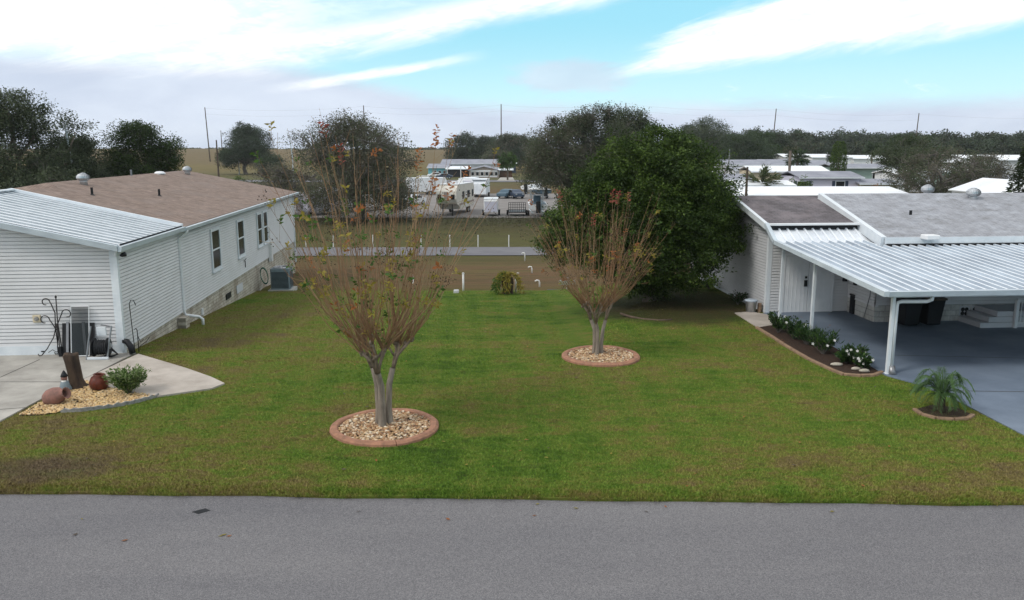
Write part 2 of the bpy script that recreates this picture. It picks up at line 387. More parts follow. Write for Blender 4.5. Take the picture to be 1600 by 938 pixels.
# ------------------------------------------------------------------ setting: ground sheets
def grid(xs, ys, zf):
    mb = MB(); nx, ny = len(xs), len(ys)
    mb.v = [(x, y, zf(x, y)) for y in ys for x in xs]
    mb.f = [(j * nx + i, j * nx + i + 1, (j + 1) * nx + i + 1, (j + 1) * nx + i) for j in range(ny - 1) for i in range(nx - 1)]
    mb.mi = [0] * len(mb.f); return mb
def gz(x, y): return T(x, y) - .16 * (1 - sm((y - 41) / 1.6)) - (.1 if y < 15 else 0)
xs = [-1500, -900, -600, -420, -300, -220, -160, -120, -90, -70] + [i * 2.5 for i in range(-22, 23)] + [70, 90, 120, 160, 220, 300, 420, 600, 900, 1500]
ys = [-300, -60, -10, 0, 8, 12, 14] + [16 + i * 1.5 for i in range(17)] + [41, 41.6, 42.2, 43, 44] + [46 + 3 * i for i in range(20)] + [110, 130, 150, 180, 210, 250, 300] + [320 + 20 * i for i in range(22)] + [760, 800, 880, 960, 1050, 1150, 1300, 1500]
structure(grid(xs, ys, gz).build('ground', 'ground', smooth=True))
EA = G(0, 768, 0); EB = G(1600, 787, 0); ES = (EB[1] - EA[1]) / (EB[0] - EA[0])
def edge(x): return EA[1] + ES * (x - EA[0])
# lawn: follows the terrain from the road edge to the back of the plot
xs = [-60 + 1.5 * i for i in range(81)]; ts = [i / 26 for i in range(27)]
lx = MB(); lx.v = []
def ewob(x): return .03 * math.sin(x * 2.3) + .02 * math.sin(x * 7.1 + 1)
back_y = 41.2
for t in ts:
    for x in xs:
        y = edge(x) + ewob(x) + (back_y - edge(x)) * t; lx.v.append((x, y, T(x, y)))
nx = len(xs); lx.f = [(j * nx + i, j * nx + i + 1, (j + 1) * nx + i + 1, (j + 1) * nx + i) for j in range(26) for i in range(nx - 1)]
n0 = len(lx.v)
for x in xs: lx.v.append((x, edge(x) + ewob(x) + .01, -.14))
lx.f += [(n0 + i, n0 + i + 1, i + 1, i) for i in range(nx - 1)]
lx.mi = [0] * len(lx.f); structure(lx.build('lawn', 'lawn', smooth=False))
# roads
rd = MB(); rd.prism([(-120, edge(-120) + .12), (120, edge(120) + .12), (120, edge(120) - 7.2), (-120, edge(-120) - 7.2)], -.3, -.045)
structure(rd.build('road', 'asphalt'))
r2a = G(480, 400); r2y0, r2y1 = G(700, 400)[1], G(700, 387)[1]
k2 = .0
def strip(name, y0, y1, mat, x0=-300, x1=300, dz=.03, n=60, slope=0, kind=True):
    xs_ = [x0 + (x1 - x0) * i / n for i in range(n + 1)]; my = 5
    ys_ = [i / my for i in range(my + 1)]
    mb = MB(); mb.v = [(x, y0 + (y1 - y0) * t + slope * x, gz(x, y0 + (y1 - y0) * t + slope * x) + dz) for t in ys_ for x in xs_]
    w = len(xs_); mb.f = [(j * w + i, j * w + i + 1, (j + 1) * w + i + 1, (j + 1) * w + i) for j in range(my) for i in range(n)]; mb.mi = [0] * len(mb.f)
    return structure(mb.build(name, mat))
strip('back_road', r2y0, r2y1, 'road_far', slope=.02, dz=.05)
g0, g1 = G(700, 341)[1], G(700, 303)[1]
strip('gravel_yard', g0, g1, 'gravel', -75, 42, dz=.04)
strip('far_road', G(700, 285)[1], G(700, 282)[1], 'road_far', dz=.08)
h0 = G(700, 279)[1]

# ------------------------------------------------------------------ sky, sun, camera
W = bpy.data.worlds.new('World'); SC.world = W; W.use_nodes = True; nt = W.node_tree
bg = nt.nodes['Background']
SUN_EL, SUN_AZ = R(46), R(-122)         # veiled sun over the left side, behind the camera
sky = N(nt, 'ShaderNodeTexSky', sky_type='NISHITA'); sky.sun_disc = False; sky.sun_elevation = SUN_EL; sky.sun_rotation = SUN_AZ
sky.air_density = 1.2; sky.dust_density = .4; sky.ozone_density = 1.5
tc = N(nt, 'ShaderNodeTexCoord').outputs['Generated']; sx = N(nt, 'ShaderNodeSeparateXYZ'); nt.links.new(tc, sx.inputs[0])
X, Y, Z = sx.outputs
az = mth(nt, 'MULTIPLY', mth(nt, 'ARCTAN2', X, Y), 57.2958)
el = mth(nt, 'MULTIPLY', mth(nt, 'ARCSINE', Z), 57.2958)
cv = N(nt, 'ShaderNodeCombineXYZ'); 
nt.links.new(mth(nt, 'MULTIPLY', az, .09), cv.inputs[0]); nt.links.new(mth(nt, 'SUBTRACT', mth(nt, 'MULTIPLY', el, .55), mth(nt, 'MULTIPLY', az, .14)), cv.inputs[1])
nstreak = noise(nt, 1.3, 8, .66, cv.outputs[0], .5)          # long thin streaks climbing to the right
cw = N(nt, 'ShaderNodeCombineXYZ'); nt.links.new(mth(nt, 'MULTIPLY', az, .1), cw.inputs[0]); nt.links.new(mth(nt, 'MULTIPLY', el, .3), cw.inputs[1])
nsoft = noise(nt, .9, 6, .55, cw.outputs[0], .3)
nwisp = noise(nt, 3.2, 8, .7, cw.outputs[0], .4)
ds = mth(nt, 'MULTIPLY', mth(nt, 'SUBTRACT', nstreak, .5), 5.5)
dw = mth(nt, 'MULTIPLY', mth(nt, 'SUBTRACT', nwisp, .5), 3)
# cirrus sheet: lower edge rises to the right
L1 = mth(nt, 'ADD', 4.7, mth(nt, 'MULTIPLY', mth(nt, 'MAXIMUM', mth(nt, 'ADD', az, 17), 0), .2))
e1 = mth(nt, 'ADD', mth(nt, 'SUBTRACT', el, L1), mth(nt, 'MULTIPLY', ds, .35))
sheet = sstep(nt, e1, -.6, 1.3)
thin = mth(nt, 'MULTIPLY', sstep(nt, mth(nt, 'ADD', mth(nt, 'SUBTRACT', el, L1), mth(nt, 'MULTIPLY', dw, .5)), 1.2, 2.4), mth(nt, 'MULTIPLY', sstep(nt, az, -22, -8), mth(nt, 'SUBTRACT', 1, sstep(nt, az, 1, 9))))
sheet = mth(nt, 'MULTIPLY', sheet, mth(nt, 'SUBTRACT', 1, mth(nt, 'MULTIPLY', thin, .6)))
# fan of cirrus on the right
lo = mth(nt, 'ADD', 4.45, mth(nt, 'MULTIPLY', mth(nt, 'SUBTRACT', az, 8), .105))
hi = mth(nt, 'ADD', 5.4, mth(nt, 'MULTIPLY', mth(nt, 'SUBTRACT', az, 6.5), .42))
ef = mth(nt, 'MULTIPLY', ds, .32)
fan = mth(nt, 'MULTIPLY', sstep(nt, mth(nt, 'ADD', mth(nt, 'SUBTRACT', el, lo), ef), -.45, 1.0), sstep(nt, mth(nt, 'ADD', mth(nt, 'SUBTRACT', hi, el), mth(nt, 'MULTIPLY', ef, 2.2)), -.5, 1.5))
fan = mth(nt, 'MULTIPLY', fan, sstep(nt, mth(nt, 'ADD', az, mth(nt, 'MULTIPLY', ds, .8)), 5, 10.5))
sm_w = mth(nt, 'MULTIPLY', sstep(nt, nwisp, .55, .68), .7)
sm_w = mth(nt, 'MULTIPLY', sm_w, mth(nt, 'MULTIPLY', mth(nt, 'MULTIPLY', sstep(nt, az, 12, 17), mth(nt, 'SUBTRACT', 1, sstep(nt, az, 23, 28))), mth(nt, 'SUBTRACT', 1, sstep(nt, mth(nt, 'ABSOLUTE', mth(nt, 'SUBTRACT', el, 3.6)), .1, .8))))
sd2 = mth(nt, 'ABSOLUTE', mth(nt, 'ADD', mth(nt, 'SUBTRACT', el, mth(nt, 'ADD', 4.15, mth(nt, 'MULTIPLY', mth(nt, 'ADD', az, 13), .17))), mth(nt, 'MULTIPLY', ds, .16)))
st2 = mth(nt, 'MULTIPLY', mth(nt, 'MULTIPLY', mth(nt, 'SUBTRACT', 1, sstep(nt, sd2, .05, .5)), .85), mth(nt, 'MULTIPLY', sstep(nt, az, -17, -12), mth(nt, 'SUBTRACT', 1, sstep(nt, az, -7, -1))))
sm_w = mth(nt, 'MAXIMUM', sm_w, st2)
white = mth(nt, 'MAXIMUM', mth(nt, 'MAXIMUM', sheet, fan), sm_w)
# soft lavender bank near the horizon, thicker on the left
bt = mth(nt, 'SUBTRACT', 5.7, mth(nt, 'MULTIPLY', sstep(nt, az, -19, 0), 2.7))
bank = mth(nt, 'SUBTRACT', 1, sstep(nt, mth(nt, 'ADD', mth(nt, 'SUBTRACT', el, bt), mth(nt, 'MULTIPLY', dw, .4)), -1.1, .45))
pd = mth(nt, 'ADD', mth(nt, 'POWER', mth(nt, 'DIVIDE', mth(nt, 'ADD', az, -4.0), 4.0), 2), mth(nt, 'POWER', mth(nt, 'DIVIDE', mth(nt, 'ADD', el, -4.7), 1.1), 2))
puff = mth(nt, 'MULTIPLY', mth(nt, 'SUBTRACT', 1, sstep(nt, mth(nt, 'ADD', pd, dw), .3, 1.5)), .6)
bank = mth(nt, 'MAXIMUM', mth(nt, 'MULTIPLY', bank, .93), puff)
hazy = mth(nt, 'SUBTRACT', 1, sstep(nt, el, 1, 8.5))
blue = mixc(nt, .72, sky.outputs[0], (3.2, 8.0, 9.9)); blue = mixc(nt, mth(nt, 'MULTIPLY', hazy, .72), blue, (7.0, 9.6, 10.4))
c1 = mixc(nt, bank, blue, mixc(nt, sstep(nt, nsoft, .3, .7), (5.7, 6.3, 7.7), (7.2, 7.8, 9.0)))
whitec = mixc(nt, sstep(nt, mth(nt, 'ADD', mth(nt, 'MULTIPLY', nwisp, .6), mth(nt, 'MULTIPLY', nstreak, .4)), .4, .56), (8.6, 9.5, 10.2), (11.2, 11.2, 11.3))
c2 = mixc(nt, white, c1, whitec)
high = mth(nt, 'MULTIPLY', sstep(nt, el, 9.5, 22), .8)
c3 = mixc(nt, high, c2, mixc(nt, sstep(nt, nsoft, .3, .7), (6.2, 6.7, 7.4), (10, 10, 10)))
nt.links.new(c3, bg.inputs[0]); bg.inputs[1].default_value = .1
sl = bpy.data.lights.new('sun', 'SUN'); sl.energy = 1.5; sl.angle = R(12); sl.color = (1, .95, .88)
so = bpy.data.objects.new('sun', sl); COL.objects.link(so)
sd = Vector((math.sin(SUN_AZ) * math.cos(SUN_EL), math.cos(SUN_AZ) * math.cos(SUN_EL), math.sin(SUN_EL)))
so.rotation_euler = sd.to_track_quat('Z', 'Y').to_euler()
cam = bpy.data.cameras.new('camera'); co = bpy.data.objects.new('camera', cam); COL.objects.link(co)
co.location = (0, 0, H); co.rotation_euler = (R(90) - PITCH, 0, 0); cam.sensor_width = 36; cam.lens = 36 * F / 1600; cam.clip_end = 9000; cam.clip_start = .1
SC.camera = co
SC.view_settings.view_transform = 'Standard'; SC.view_settings.look = 'None'; SC.view_settings.exposure = .16; SC.view_settings.gamma = 1
SC.cycles.max_bounces = 6; SC.cycles.diffuse_bounces = 3; SC.cycles.transparent_max_bounces = 8

# ------------------------------------------------------------------ building helpers
LAP = .106
def clip(poly, fn):                            # keep the side where fn(p) >= 0
    out = []
    for i in range(len(poly)):
        a, b = poly[i], poly[(i + 1) % len(poly)]; fa, fb = fn(a), fn(b)
        if fa >= 0: out.append(a)
        if fa * fb < 0:
            t = fa / (fa - fb); out.append((a[0] + (b[0] - a[0]) * t, a[1] + (b[1] - a[1]) * t))
    return out
def siding(mb, A, B, z0, tops, lap=LAP, out=1):
    """overlapping boards on the wall A-B (2-d points, outward normal to the right of A->B); tops: list of half planes z <= a + b*u"""
    A = Vector(A); B = Vector(B); L = (B - A).length; d = (B - A) / L; nrm = Vector((d.y, -d.x)) * out
    zmax = max(a + b_ * u for a, b_ in tops[:1] for u in (0, L)) if len(tops) == 1 else max(min(a + b_ * u for a, b_ in tops) for u in np.linspace(0, L, 60))
    k = 0; z = z0
    P = lambda u, zz, o: (A.x + d.x * u + nrm.x * o, A.y + d.y * u + nrm.y * o, zz)
    while z < zmax:
        p = [(0, z), (L, z), (L, z + lap), (0, z + lap)]
        for a, b_ in tops: p = clip(p, lambda q: a + b_ * q[0] - q[1]) if p else p
        if len(p) > 2:
            g_ = .019
            hi_ = clip(p, lambda q: q[1] - z - g_); lo_p = clip(p, lambda q: z + g_ - q[1])
            if len(lo_p) > 2: mb.face([P(u, zz, .003) for u, zz in lo_p])
            if len(hi_) > 2:
                mb.face([P(u, zz, .038 + .016 * (1 - (zz - z - g_) / lap)) for u, zz in hi_])
                us = [q[0] for q in hi_ if abs(q[1] - z - g_) < 1e-6]
                if len(us) > 1: mb.face([P(min(us), z + g_, 0), P(max(us), z + g_, 0), P(max(us), z + g_, .054), P(min(us), z + g_, .054)])
                us = [q[0] for q in hi_ if abs(q[1] - z - lap) < 1e-6]
                if len(us) > 1: mb.face([P(min(us), z + lap, 0), P(max(us), z + lap, 0), P(max(us), z + lap, .039), P(min(us), z + lap, .039)])
        z += lap
    return mb
def pan_roof(mb, x0, x1, y0, z0, y1, z1, pitch=.3, rh=.065, rw=.06, th=.03, xa=None, xb=None):
    """ribbed metal pans whose ribs run along y"""
    n = max(1, int(round((x1 - x0) / pitch))); w = (x1 - x0) / n; prof = []; pm_ = []
    for i in range(n):
        a = x0 + i * w
        prof += [(a, rh), (a + rw, rh), (a + rw + .01, 0), (a + rw + .035, 0), (a + w - .01, 0)]; pm_ += [1, 0, 2, 0, 0]
    prof += [(x1, rh)]
    k = len(prof); base = len(mb.v)
    for (yy_, zz) in ((y0, z0), (y1, z1)):
        for px, pz in prof: mb.v.append((px, yy_, zz + pz))
    for i in range(k - 1):
        mb.f.append((base + i, base + i + 1, base + k + i + 1, base + k + i)); mb.mi.append(pm_[i])
    mb.face([(x0, y0, z0 - th), (x0, y1, z1 - th), (x1, y1, z1 - th), (x1, y0, z0 - th)])
    return mb
def gutter_run(mb, pts, h=.13, w=.12):
    for a, b_ in zip(pts, pts[1:]):
        a, b_ = Vector(a), Vector(b_); d = (b_ - a).normalized(); n_ = Vector((d.y, -d.x, 0)).normalized()
        up = Vector((0, 0, 1))
        q = [a, b_, b_ + n_ * w, a + n_ * w]; t = [p + up * .0 for p in q]; lo = [q[0] - up * h, q[1] - up * h, b_ + n_ * w * .7 - up * h, a + n_ * w * .7 - up * h]
        n = len(mb.v); mb.v += [tuple(p) for p in t] + [tuple(p) for p in lo]
        for f in ((0, 1, 2, 3), (7, 6, 5, 4), (3, 2, 6, 7), (0, 4, 5, 1), (0, 3, 7, 4), (1, 5, 6, 2)): mb.f.append(tuple(n + i for i in f)); mb.mi.append(mb.m)
    return mb
def window_on_x(parent, x, y0, y1, z0, z1, shade=None):        # a tall sash window in a wall facing +x
    fr = MB(); t = .11
    fr.box(x, x + .05, y0, y0 + t, z0, z1); fr.box(x, x + .05, y1 - t, y1, z0, z1)
    fr.box(x, x + .05, y0 + t, y1 - t, z0, z0 + t); fr.box(x, x + .05, y0 + t, y1 - t, z1 - t, z1)
    zm = (z0 + z1) / 2; fr.box(x, x + .045, y0 + t, y1 - t, zm - .03, zm + .03)
    f = fr.build('window', 'trim', parent)
    g = MB(); g.box(x + .003, x + .02, y0 + t, y1 - t, z0 + t, zm - .03); g.box(x + .003, x + .026, y0 + t, y1 - t, zm + .03, z1 - t); g.build('pane', 'glass', f)
    s = MB(); s.box(x + .002, x + .085, y0 - .04, y1 + .04, z0 - .05, z0 - .002); s.build('sill', 'trim', f)
    return f
def turbine(parent, x, y, z, s=1.0):
    b_ = MB(); b_.lathe([(.17 * s, 0), (.15 * s, .18 * s), (.16 * s, .2 * s)], (x, y, z - .05), 16); o = b_.build('roof_vent', 'galv', parent, True)
    h = MB(); n = 22
    prof = [(.1, 0), (.22, .05), (.27, .13), (.26, .22), (.18, .3), (.05, .34)]
    for k in range(n):                         # curved vanes
        t0 = 2 * math.pi * k / n
        for (r0, q0), (r1, q1) in zip(prof, prof[1:]):
            def pt(r, zz, t, rr=1): return (x + r * s * rr * math.cos(t), y + r * s * rr * math.sin(t), z + .14 * s + zz * s)
            h.face([pt(r0, q0, t0), pt(r0, q0, t0 + .24, .93), pt(r1, q1, t0 + .24, .93), pt(r1, q1, t0)])
    h.build('turbine', 'galv', o)
    c = MB(); c.lathe([(.12 * s, .46 * s), (.1 * s, .485 * s), (.01, .5 * s)], (x, y, z), 14); c.build('cap', 'galv', o, True)

ANG = R(4.8); U = Vector((math.cos(ANG), math.sin(ANG), 0)); V = Vector((-math.sin(ANG), math.cos(ANG), 0))
# ================================================================== LEFT HOUSE
lo_ = G(193, 553, 0); LH = thing('manufactured_home', 'long white sided home with brown shingle roof at the left edge of the plot', 'house', (lo_[0], lo_[1], 0), ANG)
def Lw(x, y, z=0): p = Vector((lo_[0], lo_[1], 0)) + U * x + V * y; return (p.x, p.y, z)
A_D = 5.5; HL = 28.5; EZ = 3.2; SL = .2; RW = 6.5
w = MB(); siding(w, (-14, 0), (0, 0), .28, [(EZ - .1, -.222)] if False else [(EZ - .1 + .222 * 14, -.222), (EZ - .1 + .222 * 5.4 * 2 - .222 * 14, .222)])
siding(w, (0, 0), (0, A_D), .12, [(EZ - .08, 0)])
w.box(-14, -.01, .01, .12, 0, 3.0); w.box(-.13, -.01, .13, A_D, .1, 3.05)
w.build('front_wall', 'siding', LH)
w = MB(); siding(w, (.0, A_D), (0, HL), .12, [(EZ - .02, 0)]); w.box(-.13, -.01, A_D, HL, .1, EZ - .05)
w.box(-13, -.01, HL - .12, HL, -.5, EZ - .05)
w.build('side_wall', 'siding', LH)
w = MB(); w.box(-14, .018, -.06, -.002, .0, .3); w.build('base_board', 'trim', LH)
w = MB(); w.box(-.14, .055, -.056, -.001, .0, EZ - .14); w.box(.001, .056, 0, .12, 0, EZ - .14); w.build('corner_trim', 'trim', LH)
w = MB(); w.box(.0, .04, HL - .12, HL + .03, .1, EZ - .04); w.build('corner_trim', 'trim', LH)
# block skirting, its foot follows the falling ground
w = MB()
ysk = [0.12 + i * (HL - .12) / 30 for i in range(31)]
for a, b_ in zip(ysk, ysk[1:]):
    def gzl(t): p = Lw(0, t); return T(p[0], p[1]) - .15
    w.face([(-.015, a, gzl(a)), (-.015, b_, gzl(b_)), (-.015, b_, .115), (-.015, a, .115)])
w.build('skirting', 'skirt', LH)
w = MB(); w.box(-.005, .02, 13.5, 14.6, -.62, -.25); sk = w.build('access_panel', 'siding_grey', LH)
w = MB(); w.box(-.005, .03, 11.6, 12.4, -.55, -.3); w.build('foundation_vent', 'dark', LH)
w = MB(); w.box(-.005, .05, 7.9, 8.05, -.45, -.2); w.build('foundation_vent', 'white', LH)
# shingle roof (right slope seen, left slope behind)
rx = -RW; E0 = .3
def rz_(x): return EZ + .02 + SL * (E0 - x) if x > rx else EZ + .02 + SL * (E0 - rx) - SL * (rx - x)
def rp(x, y): return (x, y, rz_(x))
w = MB()
w.slab([rp(E0, A_D - .1), rp(E0, HL + .25), rp(rx, HL + .25), rp(rx, 10.6), rp(-5.75, 9.8), rp(-5.65, A_D - .1)], .1)
w.slab([rp(rx, 10.6), rp(rx, HL + .25), rp(-2 * RW, HL + .25), rp(-2 * RW, 10.6)], .1)
w.slab([(-5.65, A_D - .1, rz_(-5.65)), (-5.75, 9.8, rz_(-5.75)), (-11, 9.8, rz_(-5.75) - .6), (-11, A_D - .1, rz_(-5.65) - .6)], .1)
w.slab([rp(rx, 10.6), rp(-2 * RW, 10.6), (-11, 9.8, rz_(-5.75) - .62), (-5.75, 9.8, rz_(-5.75) - .02)], .08)
rf = w.build('roof', 'shingle_brown', LH)
w = MB()                                        # fascia and rake boards
w.box(E0 - .02, E0 + .005, A_D, HL + .27, EZ - .16, EZ - .02); 
w.slab([(E0, HL + .24, EZ + .0), (E0, HL + .3, EZ + .0), (rx, HL + .3, EZ + SL * (E0 - rx)), (rx, HL + .24, EZ + SL * (E0 - rx))], .16)
w.box(.02, E0 - .02, A_D, HL, EZ - .17, EZ - .15)
w.build('fascia', 'trim', LH)
w = MB(); gutter_run(w, [(E0 + .006, HL + .27, EZ - .0), (E0 + .006, A_D - .05, EZ - .0)], .13, -.12); w.build('gutter', 'gutter', LH)
# white pan roof of the front room, sloping down to the right
PS = .222
w = MB()
n = int(11 / .3)
prof = []
def pz(x): return EZ + .03 + PS * (.25 - x)
XL = -14.0; yN, yF = -.35, A_D - .02
# pans run along x: ribs every 0.3 m in y
k = int((yF - yN) / .42)
for i in range(k):
    a = yN + i * (yF - yN) / k; b_ = yN + (i + 1) * (yF - yN) / k
    for (ya, yb, ha, hb, w.m) in ((a, a + .05, .05, .05, 1), (a + .05, a + .06, .05, 0, 0), (a + .06, b_ - .035, 0, 0, 0), (b_ - .035, b_ - .01, 0, 0, 2), (b_ - .01, b_, 0, .05, 2)):
        ridge = -5.4
        w.face([(.25, ya, pz(.25) + ha), (.25, yb, pz(.25) + hb), (ridge, yb, pz(ridge) + hb), (ridge, ya, pz(ridge) + ha)][::1])
        w.face([(ridge, ya, pz(ridge) + ha), (ridge, yb, pz(ridge) + hb), (XL, yb, pz(ridge) + hb - PS * (ridge - XL)), (XL, ya, pz(ridge) + ha - PS * (ridge - XL))])
w.m = 0; w.face([(.25, yN, pz(.25) - .02), (-5.4, yN, pz(-5.4) - .02), (-5.4, yF, pz(-5.4) - .02), (.25, yF, pz(.25) - .02)])
pr = w.build('metal_roof', ['pan', 'pan_rib', 'pan_rib_shade'], LH)
w = MB()
w.slab([(.27, yF - .02, pz(.27) + .1), (.27, yF + .1, pz(.27) + .1), (-5.4, yF + .1, pz(-5.4) + .12), (-5.4, yF - .02, pz(-5.4) + .12)], .1)
w.slab([(-5.4, yF - .02, pz(-5.4) + .12), (-5.4, yF + .1, pz(-5.4) + .12), (-14, yF + .1, pz(-5.4) + .12 - PS * 8.6), (-14, yF - .02, pz(-5.4) + .12 - PS * 8.6)], .1)
w.slab([(-5.25, yN, pz(-5.4) + .09), (-5.25, yF, pz(-5.4) + .09), (-5.55, yF, pz(-5.4) + .09), (-5.55, yN, pz(-5.4) + .09)], .04)
w.build('ridge_cap', 'trim', LH)
w = MB(); gutter_run(w, [(.26, yN - .02, pz(.25) + .03), (-5.4, yN - .02, pz(-5.4) + .03), (-14, yN - .02, pz(-5.4) + .03 - PS * 8.6)], .17, -.13)
w.box(.0, .25, yN, yF, EZ - .12, EZ - .1)
w.build('fascia', 'gutter', LH)
w = MB(); gutter_run(w, [(.27, yF, pz(.25) - .0), (.27, yN - .1, pz(.25) - .0)], .15, -.12); w.build('gutter', 'gutter', LH)
w = MB(); w.box(.252, .268, yN + .1, yF - .05, pz(.25) - .02, pz(.25) + .045); w.build('eave_shadow_strip', 'black_gap', LH)  # flat black strip standing in for the shaded gap between gutter and roof
w = MB(); w.box(E0 - .25, E0 + .0, A_D + .1, HL, EZ - .19, EZ - .175); w.build('soffit', 'grey_metal', LH)
w = MB(); w.box(-.02, .1, -.14, -.058, .12, EZ - .12); w.tube([(.14, -.2, EZ - .1), (.04, -.09, EZ - .3)], .045, 8); w.build('downspout', 'trim', LH)
w = MB(); w.tube([(E0 + .07, A_D + .15, EZ - .1), (E0 + .02, A_D + .15, EZ - .2), (.07, A_D + .1, EZ - .42), (.07, A_D + .1, .18), (.12, A_D + .1, .02), (.5, A_D + .35, -.1), (.62, A_D + .4, -.2), (.62, A_D + .4, -.5)], .055, 8)
w.build('downspout', 'white', LH, True)
w = MB(); w.tube([(.62, A_D + .4, -.48), (.64, A_D + .42, -.62), (.85, A_D + .6, -.7)], .07, 10); w.build('drain_pipe', 'dark', LH, True)
w = MB(); w.box(.0, .28, A_D - .45, A_D - .02, -.6, .02); w.build('block_pier', 'skirt', LH, bevel=.01)
w = MB(); w.tube([(.07, HL - .1, EZ - .1), (.07, HL - .1, -1.2)], .045, 8); w.build('downspout', 'trim', LH)
# windows on the long side
for a, b_ in ((9.6, 10.95), (13.9, 15.2), (18.0, 19.1), (19.4, 20.5)):
    window_on_x(LH, .056, a, b_, .98, 2.72)
# flood light at the corner, wall outlets, meter, taps
w = MB(); w.lathe([(.03, 0), (.06, .05), (.07, .16)], (.16, -.02, EZ - .28), 12, Matrix.Rotation(R(75), 3, 'Y')); w.build('flood_light', 'dark', LH, True)
w = MB(); w.box(-2.42, -2.2, -.085, -.02, 1.0, 1.22); o = w.build('outlet_box', 'cream', LH, bevel=.012)
w = MB(); w.lathe([(.07, 0), (.06, .03), (.03, .04)], (-2.31, -.086, 1.11), 14, Matrix.Rotation(R(90), 3, 'X')); w.build('cover', 'conc_edge', o)
w = MB(); w.box(-2.28, -2.2, -.08, -.051, .12, .15); w.build('dryer_flap', 'dark', LH)
w = MB(); w.tube([(.02, 15.0, .7), (.1, 15.0, .7), (.1, 15.0, .4)], .02, 6); w.tube([(.1, 14.9, .72), (.1, 15.25, .8)], .015, 6); w.build('wall_tap', 'iron', LH)
w = MB(); w.box(.02, .2, 20.6, 20.95, -.1, 1.0); w.tube([(.1, 20.78, 1.0), (.1, 20.78, 1.7)], .03, 8); w.build('meter_box', 'pvc', LH, bevel=.01)
turbine(LH, -5.75, 12.2, rz_(-5.75), 1.0)
turbine(LH, -5.6, 26.2, rz_(-5.6), 1.0)
for x, y in ((-4.3, 9.4), (-3.0, 13.2)):
    w = MB(); w.tube([(x, y, rz_(x) - .05), (x, y, rz_(x) + .3)], .05, 8); w.lathe([(.12, 0), (.055, .06)], (x, y, rz_(x) - .02), 10); w.build('vent_pipe', 'dark', LH)
w = MB(); w.tube([(-6.4, 19.5, rz_(-6.4) - .1), (-6.4, 19.5, rz_(-6.4) + .3)], .05, 8); w.build('vent_pipe', 'grey_metal', LH)
w = MB(); w.lathe([(.3, 0), (.3, .06), (.2, .14), (.02, .16)], (-6.2, 23.2, rz_(-6.2)), 14); w.build('roof_cap', 'white', LH)

# air conditioner beside the wall
p = G(437, 455); AC = thing('air_conditioner', 'blue grey outdoor air conditioner on a pad by the left house wall', 'air conditioner', (p[0], p[1] + .5, p[2]), ANG)
w = MB(); w.box(-.6, .65, -.6, .65, -.12, .06); w.build('pad', 'concrete', AC)
w = MB(); w.prism([(-.42, -.48), (.42, -.48), (.48, -.42), (.48, .42), (.42, .48), (-.42, .48), (-.48, .42), (-.48, -.42)], .06, 1.12); body = w.build('housing', 'acgrey', AC)
w = MB()
for i in range(14):
    z = .16 + i * .06
    w.box(-.42, .42, -.5, -.482, z, z + .022); w.box(.482, .5, -.42, .42, z, z + .022)
w.build('louvre', 'dark', AC)
w = MB(); w.lathe([(.4, 1.122), (.4, 1.17), (.36, 1.19), (.34, 1.125)], (0, 0, 0), 24)
w.build('fan_guard', 'galv', AC, True)
w = MB(); w.lathe([(.33, 1.126), (.05, 1.14)], (0, 0, 0), 24)
for k in range(6):
    t = k * math.pi / 3; w.tube([(.06 * math.cos(t), .06 * math.sin(t), 1.16), (.36 * math.cos(t), .36 * math.sin(t), 1.18)], .008, 5)
w.build('fan', 'dark', AC)
h = MB()
for k in range(4):
    pts = [(-.06 * math.cos(t) * 1, .26 * math.sin(t) + .02 * k, .62 + .42 * math.cos(t) - .02 * k) for t in [i * 2 * math.pi / 20 for i in range(21)]]
    h.tube([(x + .02 * k, y, z) for x, y, z in pts], .018, 6, False)
pp = G(411, 452); o = h.build('garden_hose', 'greenhose', None, True, loc=(pp[0] + .1, pp[1], pp[2] + .1)); tag(o, 'coiled green garden hose between the house skirting and air conditioner', 'garden hose')
o.rotation_euler = (0, 0, R(60))

# ---- things standing against the front wall and in the pebble bed
def curl(c, r, a0, turns, n=16, s=1, shrink=.6):
    return [(c[0] + s * r * (1 - shrink * i / n) * math.cos(a0 + turns * 2 * math.pi * i / n), c[1], c[2] + r * (1 - shrink * i / n) * math.sin(a0 + turns * 2 * math.pi * i / n)) for i in range(n + 1)]
b0 = G(92, 554, .04)
pt = thing('plant_hanger', 'tall black wrought iron plant hanger with three curled arms by the white wall', 'plant hanger', (b0[0] + .05, b0[1] - .12, .04))
w = MB(); w.tube([(.12, 0, .2), (.08, 0, 1.0), (.1, 0, 1.7)], .016, 6); w.lathe([(.005, 0), (.03, .03), (.03, .07), (.005, .1)], (.1, 0, 1.68), 8); w.build('stem', 'iron', pt, True)
def arm(s, zt, rr, xo):
    a = MB(); pts = [(.02, 0, .3), (.0, 0, .8), (.05 + .02 * s, 0, zt - .35), (s * .12 + xo, 0, zt - .08)]
    for i in range(17):
        t = math.pi * (0 + i / 16 * 1.55); r = rr * (1 - .45 * i / 16)
        pts.append((xo + s * (.14 + rr - r * math.cos(t)), 0, zt - .05 + r * math.sin(t)))
    a.tube(pts, .015, 6); return a.build('arm', 'iron', pt, True)
arm(-1, 1.62, .13, .06); arm(-1, 1.1, .15, 0); arm(1, 1.28, .15, .08)
for dx, dy in ((-.42, -.1), (.18, -.12), (-.06, .1)):
    w = MB(); w.tube([(.05, 0, .95), (dx * .25 + .04, dy * .3, .55), (dx * .62, dy * .7, .22), (dx, dy, .03), (dx - .08, dy, .015), (dx - .1, dy, .07)], .014, 6); w.build('leg', 'iron', pt, True)
w = MB(); w.tube([(-.25, -.05, .1), (-.15, 0, .17), (-.05, 0, .1), (.05, 0, .17), (.15, 0, .1)], .01, 6); w.build('brace', 'iron', pt, True)
